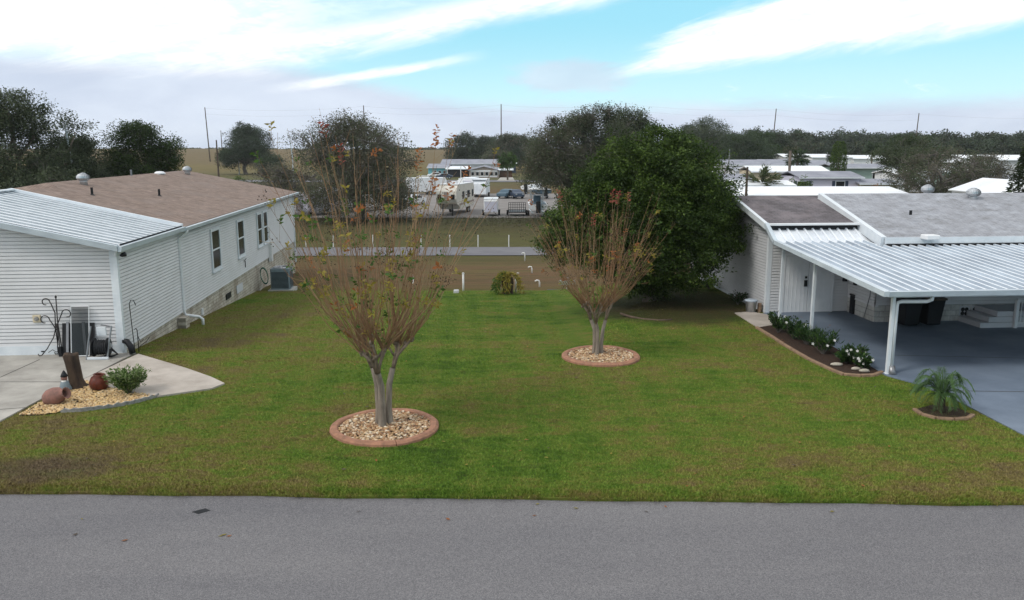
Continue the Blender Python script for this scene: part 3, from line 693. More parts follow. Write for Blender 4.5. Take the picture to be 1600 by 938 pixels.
# black storage panel leaning on the wall, with a framed screen before it
bw = Lw(-1.15, -.3)
sp = thing('black_panel', 'wide flat black panel standing against the white wall', 'panel', (bw[0], bw[1] + .05, .04), ANG)
w = MB(); w.slab([(-.46, -.05, 0), (.43, -.05, 0), (.43, .16, .93), (-.46, .16, .93)], .05); w.build('sheet', 'black_metal', sp)
w = MB(); w.slab([(-.32, -.12, 0), (-.25, -.12, 0), (-.25, .1, .98), (-.32, .1, .98)], .03); w.build('post', 'grey_metal', sp)
w = MB(); w.slab([(.2, -.12, 0), (.27, -.12, 0), (.18, .1, .98), (.11, .1, .98)], .03); w.build('post', 'grey_metal', sp)
w = MB(); w.box(-.53, -.45, -.1, -.02, 0, .28); w.build('foot_block', 'dark', sp)
sc = thing('window_screen', 'tall grey insect screen in a thin white frame leaning before the black panel', 'screen', (bw[0] + .08, bw[1] - .12, .04), ANG)
fr = MB()
def lean(x, z): return (x, .02 + .19 * z, z)
def bar(a, b_): fr.tube([lean(*a), lean(*b_)], .014, 4)
bar((-.22, .02), (-.22, 1.43)); bar((.28, .02), (.28, 1.43)); bar((-.22, 1.43), (.28, 1.43)); bar((-.22, .02), (.28, .02)); fr.build('frame', 'white', sc)
w = MB(); w.face([lean(-.21, .03), lean(.27, .03), lean(.27, 1.42), lean(-.21, 1.42)]); w.build('mesh_panel', 'screen', sc)
# hose reel cart
hp = Lw(-.38, -.55)
hr = thing('hose_reel_cart', 'black hose reel cart with a grey tubular frame at the house corner', 'hose reel', (hp[0], hp[1], .04), ANG)
w = MB()
for s in (-.3, .27):
    w2 = MB(); w2.tube([(s - .05, -.22, 0), (s, -.1, .5), (s + .05, .02, .92)], .026, 8); w2.build('side_bar', 'grey_metal', hr)
w2 = MB(); w2.tube([(.03, .02, .95), (.32, .02, .9)], .022, 8); w2.build('handle', 'grey_metal', hr)
w2 = MB(); w2.box(-.32, .26, -.27, -.2, .0, .07); w2.build('foot_bar', 'trim', hr, bevel=.01)
w2 = MB()
prof = [(.05, -.2), (.27, -.2), (.27, -.18), (.2, -.17)] + [(.2 + .02 * (i % 2), -.17 + i * .034) for i in range(11)] + [(.2, .18), (.27, .19), (.27, .21), (.05, .21)]
w2.lathe(prof, (-.02, .02, .3), 24, Matrix.Rotation(R(90), 3, 'Y')); w2.build('hose_drum', 'dark', hr)
w2 = MB(); w2.lathe([(.09, .0), (.09, .03), (.02, .04)], (.22, .02, .33), 16, Matrix.Rotation(R(90), 3, 'Y')); w2.build('hub', 'galv', hr)
w2 = MB(); w2.tube([(.2, .05, .3), (.32, 0, .2), (.45, -.05, .1), (.3, -.1, .05), (.1, -.08, .06)], .03, 8); w2.build('loose_hose', 'dark', hr, True)
w2 = MB(); w2.box(-.15, .1, .12, .2, .62, .86); w2.build('tray', 'trim', hr)
dp = Lw(.24, -.1)
w = MB(); w.tube([(-.12, .06, .36), (-.02, .02, .36), (.1, -.03, .22), (.16, -.06, .02)], [.085, .085, .09, .09], 12); o = w.build('corrugated_drain', 'dark', None, True, loc=(dp[0] - .04, dp[1] - .05, .04)); tag(o, 'thick black corrugated drain elbow at the foot of the corner downspout', 'drain pipe')
sh = Lw(.32, .35)
w = MB(); w.tube([(0, 0, 0), (-.03, 0, .8), (-.05, 0, 1.45), (0, 0, 1.56), (.08, 0, 1.56), (.12, 0, 1.46), (.14, 0, 1.4)], .012, 6); o = w.build('shepherd_hook', 'iron', None, True, loc=(sh[0] - .12, sh[1], -.02)); tag(o, 'thin tall shepherd hook against the side wall of the left house', 'garden hook')
w = MB(); w.tube([(0, 0, 0), (0, 0, .65), (-.03, 0, .72), (-.07, 0, .68)], .013, 6); w.tube([(0, 0, .12), (.1, .03, .22), (.22, .06, .3), (.3, .1, .42), (.26, .1, .36)], .011, 6); w.tube([(0, 0, .5), (.06, .02, .3), (.16, .05, .38)], .01, 6)
o = w.build('plant_stake', 'iron', None, True, loc=(sh[0] + .02, sh[1] - .05, -.02)); tag(o, 'short black iron plant stake with a curled side arm by the corner', 'plant stake')

# slabs (setting)
def poly(pts, z=0): return [G(a, b_, z)[:2] for a, b_ in pts]
c1p = [Lw(-.0, .0)[:2]] + poly([(0, 553)]) + [(-22, 22.2), (-22, 14), (G(0, 660, .03)[0] - 1.5, G(0, 660, .03)[1] - .95)] + poly([(0, 660), (95, 607), (125, 592), (140, 588), (205, 551)], .03)
c1p = [Lw(-14, 0)[:2], Lw(.12, 0)[:2]] + poly([(212, 551), (128, 594), (97, 606), (0, 658)], .03) + [(-17, 14.4), (-22, 14.4)]
w = MB(); w.prism(c1p, -.1, .035); structure(w.build('driveway', 'concrete'))
c2p = poly([(216, 553), (290, 575), (330, 589), (351, 599), (330, 607), (246, 619), (200, 612), (128, 594)], .04)
w = MB(); w.prism(c2p, -.1, .045); structure(w.build('path', 'concrete_warm'))
w = MB()
for (a, b_) in (((0, 602), (165, 560)), ((0, 604), (92, 603)), ((40, 590), (150, 551))):
    pass
def joint(a, b_, z=.037, wd=.018):
    a = Vector(G(*a, .035)); b_ = Vector(G(*b_, .035)); d = (b_ - a).normalized(); n_ = Vector((-d.y, d.x, 0)) * wd
    w.box(0, 0, 0, 0, 0, 0) if False else w.face([(*(a + n_).xy, z), (*(b_ + n_).xy, z), (*(b_ - n_).xy, z), (*(a - n_).xy, z)])
joint((0, 597), (97, 597)); joint((97, 597), (128, 593)); joint((0, 592 - 2), (62, 562)); joint((0, 640), (40, 637)); joint((128, 594), (214, 552))
structure(w.build('driveway_joint_lines', 'joint'))

# pebble bed
bed = poly([(30, 650), (60, 632), (97, 608), (128, 595), (200, 613), (246, 620), (205, 632), (150, 640), (95, 645), (60, 650)], 0)
w = MB(); w.prism(bed, -.05, .012); structure(w.build('bed_soil', 'soil'))
def inpoly(x, y, P):
    c = False; j = len(P) - 1
    for i in range(len(P)):
        if (P[i][1] > y) != (P[j][1] > y) and x < (P[j][0] - P[i][0]) * (y - P[i][1]) / (P[j][1] - P[i][1]) + P[i][0]: c = not c
        j = i
    return c
ICO = None
def pebbles(name, pts, size, mat, label):
    """many small squashed irregular stones in one mesh"""
    base = np.array([(0, 0, 1), (.9, 0, .35), (.28, .86, .35), (-.73, .53, .35), (-.73, -.53, .35), (.28, -.86, .35), (.8, .3, -.5), (-.3, .8, -.5), (-.8, -.2, -.5), (.1, -.85, -.5)])
    faces = [(0, 1, 2), (0, 2, 3), (0, 3, 4), (0, 4, 5), (0, 5, 1), (1, 6, 2), (2, 6, 7), (2, 7, 3), (3, 7, 8), (3, 8, 4), (4, 8, 9), (4, 9, 5), (5, 9, 6), (5, 6, 1)]
    mb = MB()
    for (x, y, z) in pts:
        s = size * random.uniform(.55, 1.35); a = random.uniform(0, 6.28); q = base * np.array([s * random.uniform(.8, 1.3), s, s * random.uniform(.45, .8)])
        ca, sa = math.cos(a), math.sin(a); n = len(mb.v); tl = random.uniform(-.4, .4)
        for vx, vy, vz in q:
            vz += vx * tl; mb.v.append((x + vx * ca - vy * sa, y + vx * sa + vy * ca, z + vz + random.uniform(-.1, .1) * s))
        mb.f += [tuple(n + i for i in f) for f in faces]
    mb.mi = [0] * len(mb.f)
    o = mb.build(name, mat); tag(o, label, 'pebbles', kind='stuff'); return o
bx0, bx1 = min(p[0] for p in bed), max(p[0] for p in bed); by0, by1 = min(p[1] for p in bed), max(p[1] for p in bed)
pts = []
while len(pts) < 3600:
    x, y = random.uniform(bx0, bx1), random.uniform(by0, by1)
    if inpoly(x, y, bed): pts.append((x, y, .02 + random.uniform(0, .02)))
pebbles('pebbles', pts, .027, 'pebble_gold', 'golden tan pebbles filling the bed beside the driveway')
# scalloped edging
path = [(95, 645), (130, 643), (170, 638), (210, 631), (248, 620)]
E_ = [Vector(G(a, b_, 0)) for a, b_ in path]
w = MB(); tot = []
for a, b_ in zip(E_, E_[1:]):
    n = max(2, int((b_ - a).length / .09))
    for i in range(n): tot.append(a + (b_ - a) * i / n)
tot.append(E_[-1])
for i, (a, b_) in enumerate(zip(tot, tot[1:])):
    d = (b_ - a).normalized(); n_ = Vector((-d.y, d.x, 0)) * .025
    hs = [.055 + .045 * abs(math.sin((i + t) * math.pi / 2.2)) for t in (0, 1)]
    q = [a - n_, b_ - n_, b_ + n_, a + n_]; n = len(w.v)
    w.v += [(p.x, p.y, -.02) for p in q] + [(q[0].x, q[0].y, hs[0]), (q[1].x, q[1].y, hs[1]), (q[2].x, q[2].y, hs[1]), (q[3].x, q[3].y, hs[0])]
    for f in ((0, 3, 2, 1), (4, 5, 6, 7), (0, 1, 5, 4), (1, 2, 6, 5), (2, 3, 7, 6), (3, 0, 4, 7)): w.f.append(tuple(n + k for k in f)); w.mi.append(0)
tag(w.build('scalloped_edging', 'conc_edge'), 'grey scalloped concrete edging along the pebble bed', 'edging')
# stump
s0 = G(116, 608, 0)
w = MB(); sides = 22; rings = []
ph = [random.uniform(0, 6) for _ in range(5)]
for zz, rr, ox in ((-.02, .32, .06), (.06, .22, .04), (.2, .185, .02), (.45, .18, 0), (.7, .185, -.03), (.86, .2, -.05), (.88, .17, -.05), (.86, .05, -.05)):
    n = len(w.v)
    for k in range(sides):
        t = 2 * math.pi * k / sides; r = rr * .88 * (1 + .09 * math.sin(5 * t + ph[0] + zz) + .05 * math.sin(9 * t + ph[1]) + (.2 * max(0, math.sin(2 * t + ph[2])) if zz < .1 else 0))
        w.v.append((ox + r * math.cos(t), r * math.sin(t), zz + .02 * math.sin(3 * t)))
    rings.append(n)
for r0, r1 in zip(rings, rings[1:]):
    for k in range(sides): j = (k + 1) % sides; w.f.append((r0 + k, r0 + j, r1 + j, r1 + k)); w.mi.append(0)
w.f.append(tuple(rings[-1] + k for k in range(sides))); w.mi.append(0)
tag(w.build('tree_stump', 'stump', None, True, loc=(s0[0] - .02, s0[1] + .1, .01)), 'tall rough brown tree stump standing in the pebble bed', 'tree stump')
# small gnome figurine leaning on the stump
g0_ = G(101, 613, 0); gn = thing('gnome_statue', 'small grey and pink garden gnome sitting before the stump', 'garden statue', (g0_[0], g0_[1] + .05, .02))
w = MB(); w.lathe([(.02, 0), (.14, .01), (.15, .06), (.11, .16), (.09, .24), (.04, .27)], (0, 0, 0), 14); w.tube([(-.08, -.08, .08), (-.13, -.16, .05)], [.05, .04], 8); w.tube([(.08, -.08, .08), (.13, -.16, .05)], [.05, .04], 8); w.build('body', 'acgrey', gn, True)
w = MB(); w.lathe([(.02, -.08), (.06, -.05), (.075, 0), (.06, .05), (.02, .08)], (0, -.01, .33), 14); w.lathe([(.005, -.02), (.018, 0), (.005, .02)], (0, -.085, .33), 8); w.build('head', 'pinkclay', gn, True)
w = MB(); w.lathe([(.085, .37), (.07, .42), (.03, .5), (.005, .53)], (0, 0, 0), 14); w.build('hat', 'dark', gn, True)
w = MB(); w.lathe([(.07, -.05), (.05, .02)], (0, -.035, .27), 10, sy=.7); w.build('beard', 'flower', gn, True)
# leaning pale clay pot
v0 = G(84, 634, 0)
w = MB(); rot = Matrix.Rotation(R(72), 3, 'Y') @ Matrix.Rotation(R(10), 3, 'X')
w.lathe([(.05, -.28), (.14, -.26), (.2, -.15), (.215, 0), (.19, .12), (.12, .22), (.1, .27), (.14, .33), (.125, .33), (.085, .27), (.1, .2), (.05, 0)], (0, 0, .2), 26, rot)
tag(w.build('clay_jar', 'pinkclay', None, True, loc=(v0[0], v0[1] + .1, .0)), 'pale pink clay jar lying on its side in the pebbles', 'jar')
r0_ = G(151, 612, 0)
w = MB(); w.lathe([(.05, 0), (.15, .01), (.21, .1), (.225, .2), (.19, .32), (.13, .38), (.145, .41), (.125, .42), (.11, .37), (.16, .25), (.1, .1)], (0, 0, 0), 28, Matrix.Rotation(R(8), 3, 'Y'))
tag(w.build('ceramic_pot', 'redglaze', None, True, loc=(r0_[0], r0_[1] + .1, .01)), 'round glazed red brown pot beside the pebble bed shrub', 'pot')

# ------------------------------------------------------------------ vegetation helpers
def leafquads(P, size, up=.35, aspect=.5, axis=None):
    """a pointed leaf (4 vertices) at every point of P"""
    n = len(P); a = rng.normal(size=(n, 3)) if axis is None else axis + rng.normal(size=(n, 3)) * .35
    a[:, 2] *= .7; a /= np.linalg.norm(a, axis=1)[:, None] + 1e-9
    nn = rng.normal(size=(n, 3)); nn[:, 2] += up * 3
    s = np.cross(nn, a); s /= np.linalg.norm(s, axis=1)[:, None] + 1e-9
    L = (size * rng.uniform(.6, 1.35, n))[:, None]; bend = np.cross(a, s) * L * .12
    v = np.empty((n, 4, 3)); v[:, 0] = P; v[:, 1] = P + a * L * .5 + s * L * aspect * .5 + bend; v[:, 2] = P + a * L; v[:, 3] = P + a * L * .5 - s * L * aspect * .5 + bend
    return v.reshape(-1, 3)
def crown_points(lobes, nclump, per, spread, shell=.55, rough=.12, wav=.12):
    """clumps of leaves gathered near the skin of several uneven lobes"""
    lb = np.array(lobes, dtype=float); wgt = (lb[:, 3] * lb[:, 4] + lb[:, 4] * lb[:, 5] + lb[:, 3] * lb[:, 5]); wgt /= wgt.sum()
    idx = rng.choice(len(lb), nclump, p=wgt); d = rng.normal(size=(nclump, 3)); d /= np.linalg.norm(d, axis=1)[:, None]
    r = (shell + (1 - shell) * rng.random(nclump) ** .6) * (1 + np.clip(rng.normal(size=nclump), -2, 1.4) * rough)
    q = d * 5.2 + lb[idx, :3] * .9; r = r * (1 + wav * (np.sin(q[:, 0] * 1.3 + 1) * np.sin(q[:, 1] * 1.7 + 2) + np.sin(q[:, 2] * 2.1 + q[:, 0])))
    C = lb[idx, :3] + d * lb[idx, 3:] * r[:, None]
    P = np.repeat(C, per, axis=0) + np.clip(rng.normal(size=(nclump * per, 3)), -1.7, 1.7) * np.array([spread, spread, spread * .75])
    return P, np.repeat(rng.random(nclump), per), C
def limbs(mb, base, targets, r0, trunk_top, sides=7, bend=.12):
    """trunk from base to trunk_top, then a limb to every target"""
    b_ = Vector(base); t = Vector(trunk_top)
    mid = (b_ + t) / 2 + Vector((random.uniform(-1, 1), random.uniform(-1, 1), 0)) * r0 * .8
    mb.tube([b_ - Vector((0, 0, .2)), b_ + (mid - b_) * .15, mid, t], [r0 * 1.5, r0 * 1.08, r0 * .9, r0 * .75], sides + 3)
    for q in targets:
        q = Vector(q); s = t - (t - b_) * random.uniform(0, .25); d = q - s; L = d.length
        p1 = s + d * .35 + Vector((random.uniform(-1, 1), random.uniform(-1, 1), random.uniform(.2, 1))) * L * bend
        p2 = s + d * .7 + Vector((random.uniform(-1, 1), random.uniform(-1, 1), random.uniform(-.3, .8))) * L * bend * .8
        rr = r0 * random.uniform(.35, .55); mb.tube([s, p1, p2, q], [rr, rr * .72, rr * .45, rr * .15], sides)
def tree(name, label, cat, loc, lobes, trunk_r, trunk_h, nclump, per, spread, leaf, mats, twigs=0, group=None, bark='bark', shell=.5, split=.3, up=.3, rz=0, twig_r=.02, rough=.12, wav=.12):
    t = thing(name, label, cat, loc, rz, group)
    mb = MB(); tg = [(l[0] + random.uniform(-.3, .3) * l[3], l[1] + random.uniform(-.3, .3) * l[4], l[2] + .2 * l[5]) for l in lobes]
    limbs(mb, (0, 0, 0), tg, trunk_r, (0, 0, trunk_h)); mb.build('trunk', bark, t, True)
    P, rnd, C = crown_points(lobes, nclump, per, spread, shell, rough, wav)
    mi = (rnd > split).astype(int) if len(mats) == 2 else np.zeros(len(P), int)
    npmesh('crown', leafquads(P, leaf, up), 4, mats, mi, t)
    if twigs:
        mb = MB()
        for i in range(twigs):
            c = C[rng.integers(len(C))]; l = min(lobes, key=lambda q: (q[0] - c[0]) ** 2 + (q[1] - c[1]) ** 2 + (q[2] - c[2]) ** 2)
            s = Vector(l[:3]); e = Vector(c) + (Vector(c) - s) * random.uniform(0, .22); m_ = (s + e) / 2 + Vector([random.uniform(-.12, .12) * l[3] for _ in range(3)])
            mb.tube([s + (m_ - s) * .3, m_, e], [twig_r * 1.8, twig_r, twig_r * .4], 4, False)
        mb.build('branches', 'twig', t)
    return t

# ------------------------------------------------------------------ the two crape myrtles with kerbed pebble rings
def crape(loc, ring_c, ring_r, S, seed, nstem, label, rlabel, plabel, seams=4, wid=1.0, lf=1.0):
    random.seed(seed)
    rg = thing('kerb_ring', rlabel, 'kerb ring', (ring_c[0], ring_c[1], .0))
    prof = [(ring_r - .18, -.05), (ring_r - .18, .065), (ring_r - .15, .09), (ring_r - .05, .09), (ring_r, .05), (ring_r + .01, -.05)]
    for q in range(seams):                      # cast sections with a thin open seam between
        mb = MB(); a0 = 2 * math.pi * q / seams + .35; a1 = a0 + 2 * math.pi / seams - .012; n = 22; rs = []
        for k in range(n + 1):
            a = a0 + (a1 - a0) * k / n; wob = 1 + .012 * math.sin(3 * a + seed); b = len(mb.v)
            for r, z in prof: mb.v.append((r * wob * math.cos(a), r * wob * math.sin(a), z + .006 * math.sin(7 * a)))
            rs.append(b)
        np_ = len(prof)
        for c0, c1 in zip(rs, rs[1:]):
            for k in range(np_ - 1): mb.f.append((c0 + k, c1 + k, c1 + k + 1, c0 + k + 1)); mb.mi.append(0)
        mb.f.append(tuple(rs[0] + k for k in range(np_))); mb.f.append(tuple(rs[-1] + np_ - 1 - k for k in range(np_))); mb.mi += [0, 0]
        mb.build('kerb_section', 'kerb', rg)
    mb = MB(); mb.lathe([(ring_r - .16, -.04), (ring_r - .19, .025), (.05, .04)], (0, 0, 0), 30); mb.build('soil', 'soil', rg)
    pts = []
    for _ in range(int(1700 * ring_r ** 2)):
        r = (ring_r - .2) * math.sqrt(random.random()); a = random.uniform(0, 6.283)
        if random.random() < .92: pts.append((ring_c[0] + r * math.cos(a), ring_c[1] + r * math.sin(a), .04 + .03 * random.random()))
    pebbles('pebbles', pts, .034, 'pebble', plabel)
    t = thing('crape_myrtle', label, 'tree', (loc[0], loc[1], .03))
    ends = []
    for i in range(nstem):
        a = 2 * math.pi * i / nstem + (.35 if nstem == 3 else 0) + random.uniform(-.2, .2); bx, by = .125 * S * math.cos(a), .11 * S * math.sin(a)
        spread = random.uniform(.32, .5) * S * wid
        pts_ = [(bx * 1.1, by * 1.1, -.05), (bx * .95, by * .95, .35 * S), (bx * 1.25 + random.uniform(-.02, .02), by * 1.25, .85 * S), (bx * 1.6 + .14 * spread * math.cos(a) + random.uniform(-.04, .04), by * 1.6 + .14 * spread * math.sin(a), 1.16 * S)]
        rr = .068 * S * random.uniform(.85, 1.1)
        mb = MB(); mb.m = 0; mb.tube(pts_, [rr * 1.25, rr, rr * .92, rr * .85], 12, False)
        nf = 3 if nstem < 4 else 2 + (i % 2)
        for k in range(nf):
            aa = a + (k - (nf - 1) / 2) * random.uniform(.7, 1.0); q = Vector(pts_[-1]); rr2 = rr * random.uniform(.42, .58)
            e1 = q + Vector((math.cos(aa) * .11 * S, math.sin(aa) * .11 * S, random.uniform(.2, .3) * S)); e2 = e1 + Vector((math.cos(aa) * random.uniform(.1, .24) * S * wid, math.sin(aa) * .16 * S * wid, random.uniform(.2, .42) * S))
            mb.m = 1; mb.tube([q - Vector((0, 0, .05)), e1, e2], [rr2 * 1.1, rr2 * .85, rr2 * .65], 8)
            for _ in range(2):                  # pruning knuckles
                kk = e2 + Vector([random.uniform(-.04, .04) * S for _ in range(3)]); mb.lathe([(.015, -.05), (.035 * S, -.03), (.04 * S, .02), (.015, .05)], tuple(kk), 7)
            ends.append((e2, aa))
            e3 = e1 + Vector((math.cos(aa + 1.5) * .15, math.sin(aa + 1.5) * .15, random.uniform(.12, .3))) * S
            mb.tube([e1, e3], [rr2 * .7, rr2 * .6], 7); mb.lathe([(.02, -.04), (.035 * S, -.02), (.035 * S, .02), (.02, .04)], tuple(e3), 7); ends.append((e3, aa + random.uniform(-.6, .6)))
        mb.build('trunk', ['crape_bark', 'brown_limb'], t, True)
    sh = MB(); pod = MB(); LP = {k: [] for k in range(4)}; LA = {k: [] for k in range(4)}
    def sprig(p, d, kind, n, gap, spr=.02):
        d = d.normalized(); side = d.cross(Vector((0, 0, 1)))
        side = side.normalized() if side.length > .01 else Vector((1, 0, 0)); oth = d.cross(side)
        for j in range(n):
            ph_ = j * 1.7
            for s_ in (-1, 1):
                ax = (side * math.cos(ph_) + oth * math.sin(ph_)) * s_ + d * .5
                LP[kind].append(tuple(p - d * j * gap)); LA[kind].append(tuple(ax))
    for e, aa in ends:
        for k in range(random.randint(6, 9) if nstem > 3 or wid > 1.2 else random.randint(7, 9)):
            a2 = aa + random.gauss(0, .8); tilt = random.uniform(.02, .88) * wid
            if random.random() < .1: tilt *= 1.35
            L = random.uniform(1.6, 4.5) * S * (1 - .25 * tilt)
            if random.random() < .12: L *= 1.25
            L = min(L, ((6.75 if wid < 1.2 else 6.0) * S / 1.08 - e.z) * random.uniform(.8, 1))
            out = Vector((math.cos(a2), math.sin(a2), 0)); d = (out * tilt + Vector((0, 0, 1))).normalized()
            side = Vector((-out.y, out.x, 0)) * random.uniform(-.12, .12) * L
            c = Vector((0, 0, 1)) * (.1 * L * tilt)
            P_ = [e + Vector([random.uniform(-.04, .04) for _ in range(3)]), e + d * L * .33 + c * .2 + side * .2 + out * .06 * L, e + d * L * .68 + c * .7 + side * .7, e + d * L + c * 1.3 + side]
            sh.m = 0 if random.random() < .7 else 1
            r1 = random.uniform(.007, .0125) * S; sh.tube(P_, [r1, r1 * .8, r1 * .55, r1 * .25], 5, False)
            tip = P_[3]; dd = P_[3] - P_[2]
            # side twigs in the upper half
            tw = []
            for j in range(random.randint(2, 5)):
                f = random.uniform(.4, .97); q = P_[1] + (P_[2] - P_[1]) * ((f - .33) / .35) if f < .68 else P_[2] + (P_[3] - P_[2]) * ((f - .68) / .32)
                dv = (d + Vector([random.uniform(-.9, .9) for _ in range(3)])).normalized(); l = random.uniform(.15, .5) * S
                sh.tube([q, q + dv * l * .5, q + dv * l + Vector((0, 0, .05))], [r1 * .35, r1 * .25, .003], 4, False); tw.append((q + dv * l, dv))
            u = random.random(); hgt = tip.z / (5.6 * S)
            if hgt > .94 and u < .3 or u < .06: sprig(tip, dd, random.choice((2, 3, 3) if hgt > .8 else (0, 1, 1)), random.randint(5, 9), .05 * S)
            if random.random() < .3:
                for _ in range(random.randint(6, 12)):
                    q = tip + Vector([random.gauss(0, .07) for _ in range(3)]) * S - dd.normalized() * random.uniform(0, .15); pod.lathe([(.003, -.013), (.013, 0), (.003, .013)], tuple(q), 5)
            for q, dv in tw:
                u = random.random()
                if u < .34 * lf: sprig(q, dv, random.choice((0, 0, 1, 1, 0, 1, 2) if q.z < 4.6 * S else (0, 1, 1, 2)), random.randint(2, 5), .045 * S)
                elif u < .5:
                    for _ in range(6): pod.lathe([(.003, -.012), (.012, 0), (.003, .012)], tuple(q + Vector([random.gauss(0, .05) for _ in range(3)])), 5)
    # fine dense twiggery near the knuckles and a few water shoots
    for _ in range(int(90 * S)):
        e, aa = random.choice(ends); a2 = random.uniform(0, 6.28); l = random.uniform(.2, 1.1) * S
        d = Vector((math.cos(a2) * .5, math.sin(a2) * .5, 1)).normalized(); sh.m = random.choice((0, 1)); sh.tube([e, e + d * l * .5, e + d * l + Vector((math.cos(a2), math.sin(a2), 0)) * .08], [.008, .006, .003], 4, False)
        if random.random() < .22: sprig(e + d * l, d, random.choice((0, 0, 1)), 3, .05)
    sh.build('shoots', ['shoot', 'shoot2'], t); pod.build('seed_pods', 'pod', t)['kind'] = 'stuff'
    vs = []; mis = []
    for k in range(4):
        if LP[k]:
            v = leafquads(np.array(LP[k]), .105 * S, .2, .55, np.array(LA[k])); vs.append(v); mis.append(np.full(len(v) // 4, k))
    npmesh('foliage', np.concatenate(vs), 4, ['leaf_green', 'leaf_yellow', 'leaf_orange', 'leaf_red'], np.concatenate(mis), t)
    return t
rc = G(602, 669, 0)
crape((rc[0] - .05, rc[1] + .1), rc, 1.17, 1.08, 11, 3, 'nearer crape myrtle with orange leaf tips fanning out above the larger pebble ring', 'larger terracotta kerb ring around the nearer crape myrtle', 'mixed pebbles inside the larger nearer kerb ring', wid=1.19)
rc2 = G(939, 558, 0)
crape((rc2[0] - .08, rc2[1] + .15), rc2, 1.13, .88, 23, 3, 'farther crape myrtle with bare shoots standing before the big dark evergreen', 'smaller looking terracotta kerb ring around the farther crape myrtle', 'mixed pebbles inside the farther kerb ring beside the evergreen', wid=1.25, lf=.55)

# ------------------------------------------------------------------ the big rounded evergreen
random.seed(5)
bt_ = G(1028, 478, 0)
lob = [(0, 0, 3.4, 2.9, 2.9, 2.6), (-.4, -.3, 4.8, 2.1, 2.1, 1.6), (1.4, .2, 3.7, 1.8, 2.2, 1.8), (-2.2, 0, 2.9, 1.9, 2.0, 1.5), (.8, -.6, 4.6, 1.9, 1.9, 1.5),
       (-3.3, .2, 2.4, 1.1, 1.4, .9), (2.0, -.5, 2.5, 1.4, 1.5, 1.1), (-2.6, -.6, 3.6, 1.1, 1.2, .9), (1.9, -.8, 3.6, 1.0, 1.0, .9), (-.6, -2.0, 3.4, 1.2, .9, 1.0), (1.0, -1.9, 3.1, 1.1, .9, .9), (-1.2, -1.4, 2.3, 1.8, 1.4, 1.3), (0.6, -1.6, 1.8, 1.7, 1.3, 1.1), (-1.6, -.8, 4.1, 1.4, 1.4, 1.2), (0, .2, 1.0, 1.3, 1.2, .9), (2.5, .6, 3.2, 1.0, 1.4, 1.1), (.2, 0, 5.9, 1.1, 1.1, .8)]
tree('evergreen_tree', 'big rounded dark evergreen tree with dense glossy leaves beside the right house', 'tree', (bt_[0] - .1, bt_[1] + 1.4, 0), lob, .22, 1.1, 6500, 34, .15, .105,
     ['leaf_big', 'leaf_big2'], twigs=120, shell=.74, split=.6, up=.5, rough=.06, wav=.17)
kq = [(970, 490), (985, 495), (1005, 499), (1030, 501), (1050, 500)]
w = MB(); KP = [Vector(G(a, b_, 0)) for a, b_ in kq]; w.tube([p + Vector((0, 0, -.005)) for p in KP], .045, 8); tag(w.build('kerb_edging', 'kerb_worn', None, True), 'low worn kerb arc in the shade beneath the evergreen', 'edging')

# ------------------------------------------------------------------ small plants
def shrub(name, label, loc, r, h, n, leaf, mats, group=None, stems=14, up=.3, split=.4, flowers=0, cat='shrub', blade=False):
    t = thing(name, label, cat, loc, random.uniform(0, 6), group)
    mb = MB(); P = []; AX = []
    for i in range(stems):
        a = random.uniform(0, 6.28); e = Vector((math.cos(a) * r * random.uniform(.3, .9), math.sin(a) * r * random.uniform(.3, .9), h * random.uniform(.55, 1)))
        m_ = e * .5 + Vector((random.uniform(-.05, .05), random.uniform(-.05, .05), h * .08)); mb.tube([(0, 0, -.03), m_, e], [.012, .008, .004], 5, False)
        for k in range(n // stems):
            f = random.uniform(.25, 1.05); p = (m_ * (2 * f) if f < .5 else m_ + (e - m_) * (2 * f - 1)) + Vector([random.gauss(0, .06 * r + .015) for _ in range(3)])
            P.append(tuple(p)); d = (Vector((p.x, p.y, h * .5)) if not blade else Vector((p.x * .6, p.y * .6, h))); AX.append(tuple(d.normalized()))
    mb.build('stems', 'twig', t)
    P = np.array(P); P[:, 2] = np.maximum(P[:, 2], .03); v = leafquads(P, leaf, up, .16 if blade else .42, np.array(AX)); mi = (rng.random(len(P)) > split).astype(int) if len(mats) > 1 else None
    npmesh('foliage', v, 4, mats, mi, t)
    for k in range(flowers):
        a = random.uniform(3.2, 6.2); q = (math.cos(a) * r * random.uniform(.5, 1.05), math.sin(a) * r * random.uniform(.5, 1.05), h * random.uniform(.45, 1.05))
        f = MB()
        for j in range(5):
            b_ = 2 * math.pi * j / 5; c_, s_ = math.cos(b_), math.sin(b_)
            P3 = lambda t, rr: (q[0] + rr * math.cos(t), q[1] - .015 + rr * .45 * math.sin(t), q[2] + rr * .85 * math.sin(t)); f.face([q, P3(b_ - .45, .032), P3(b_, .048), P3(b_ + .45, .032)])
        f.build('flower', 'flower', t).rotation_euler = (0, 0, -t.rotation_euler.z)
    return t
q = G(196, 620, 0); shrub('shrub', 'pale variegated round shrub at the corner of the golden pebble bed', (q[0], q[1] + .2, 0), .5, .6, 2600, .09, ['leaf_green', 'leaf_var'], stems=52, split=.35)

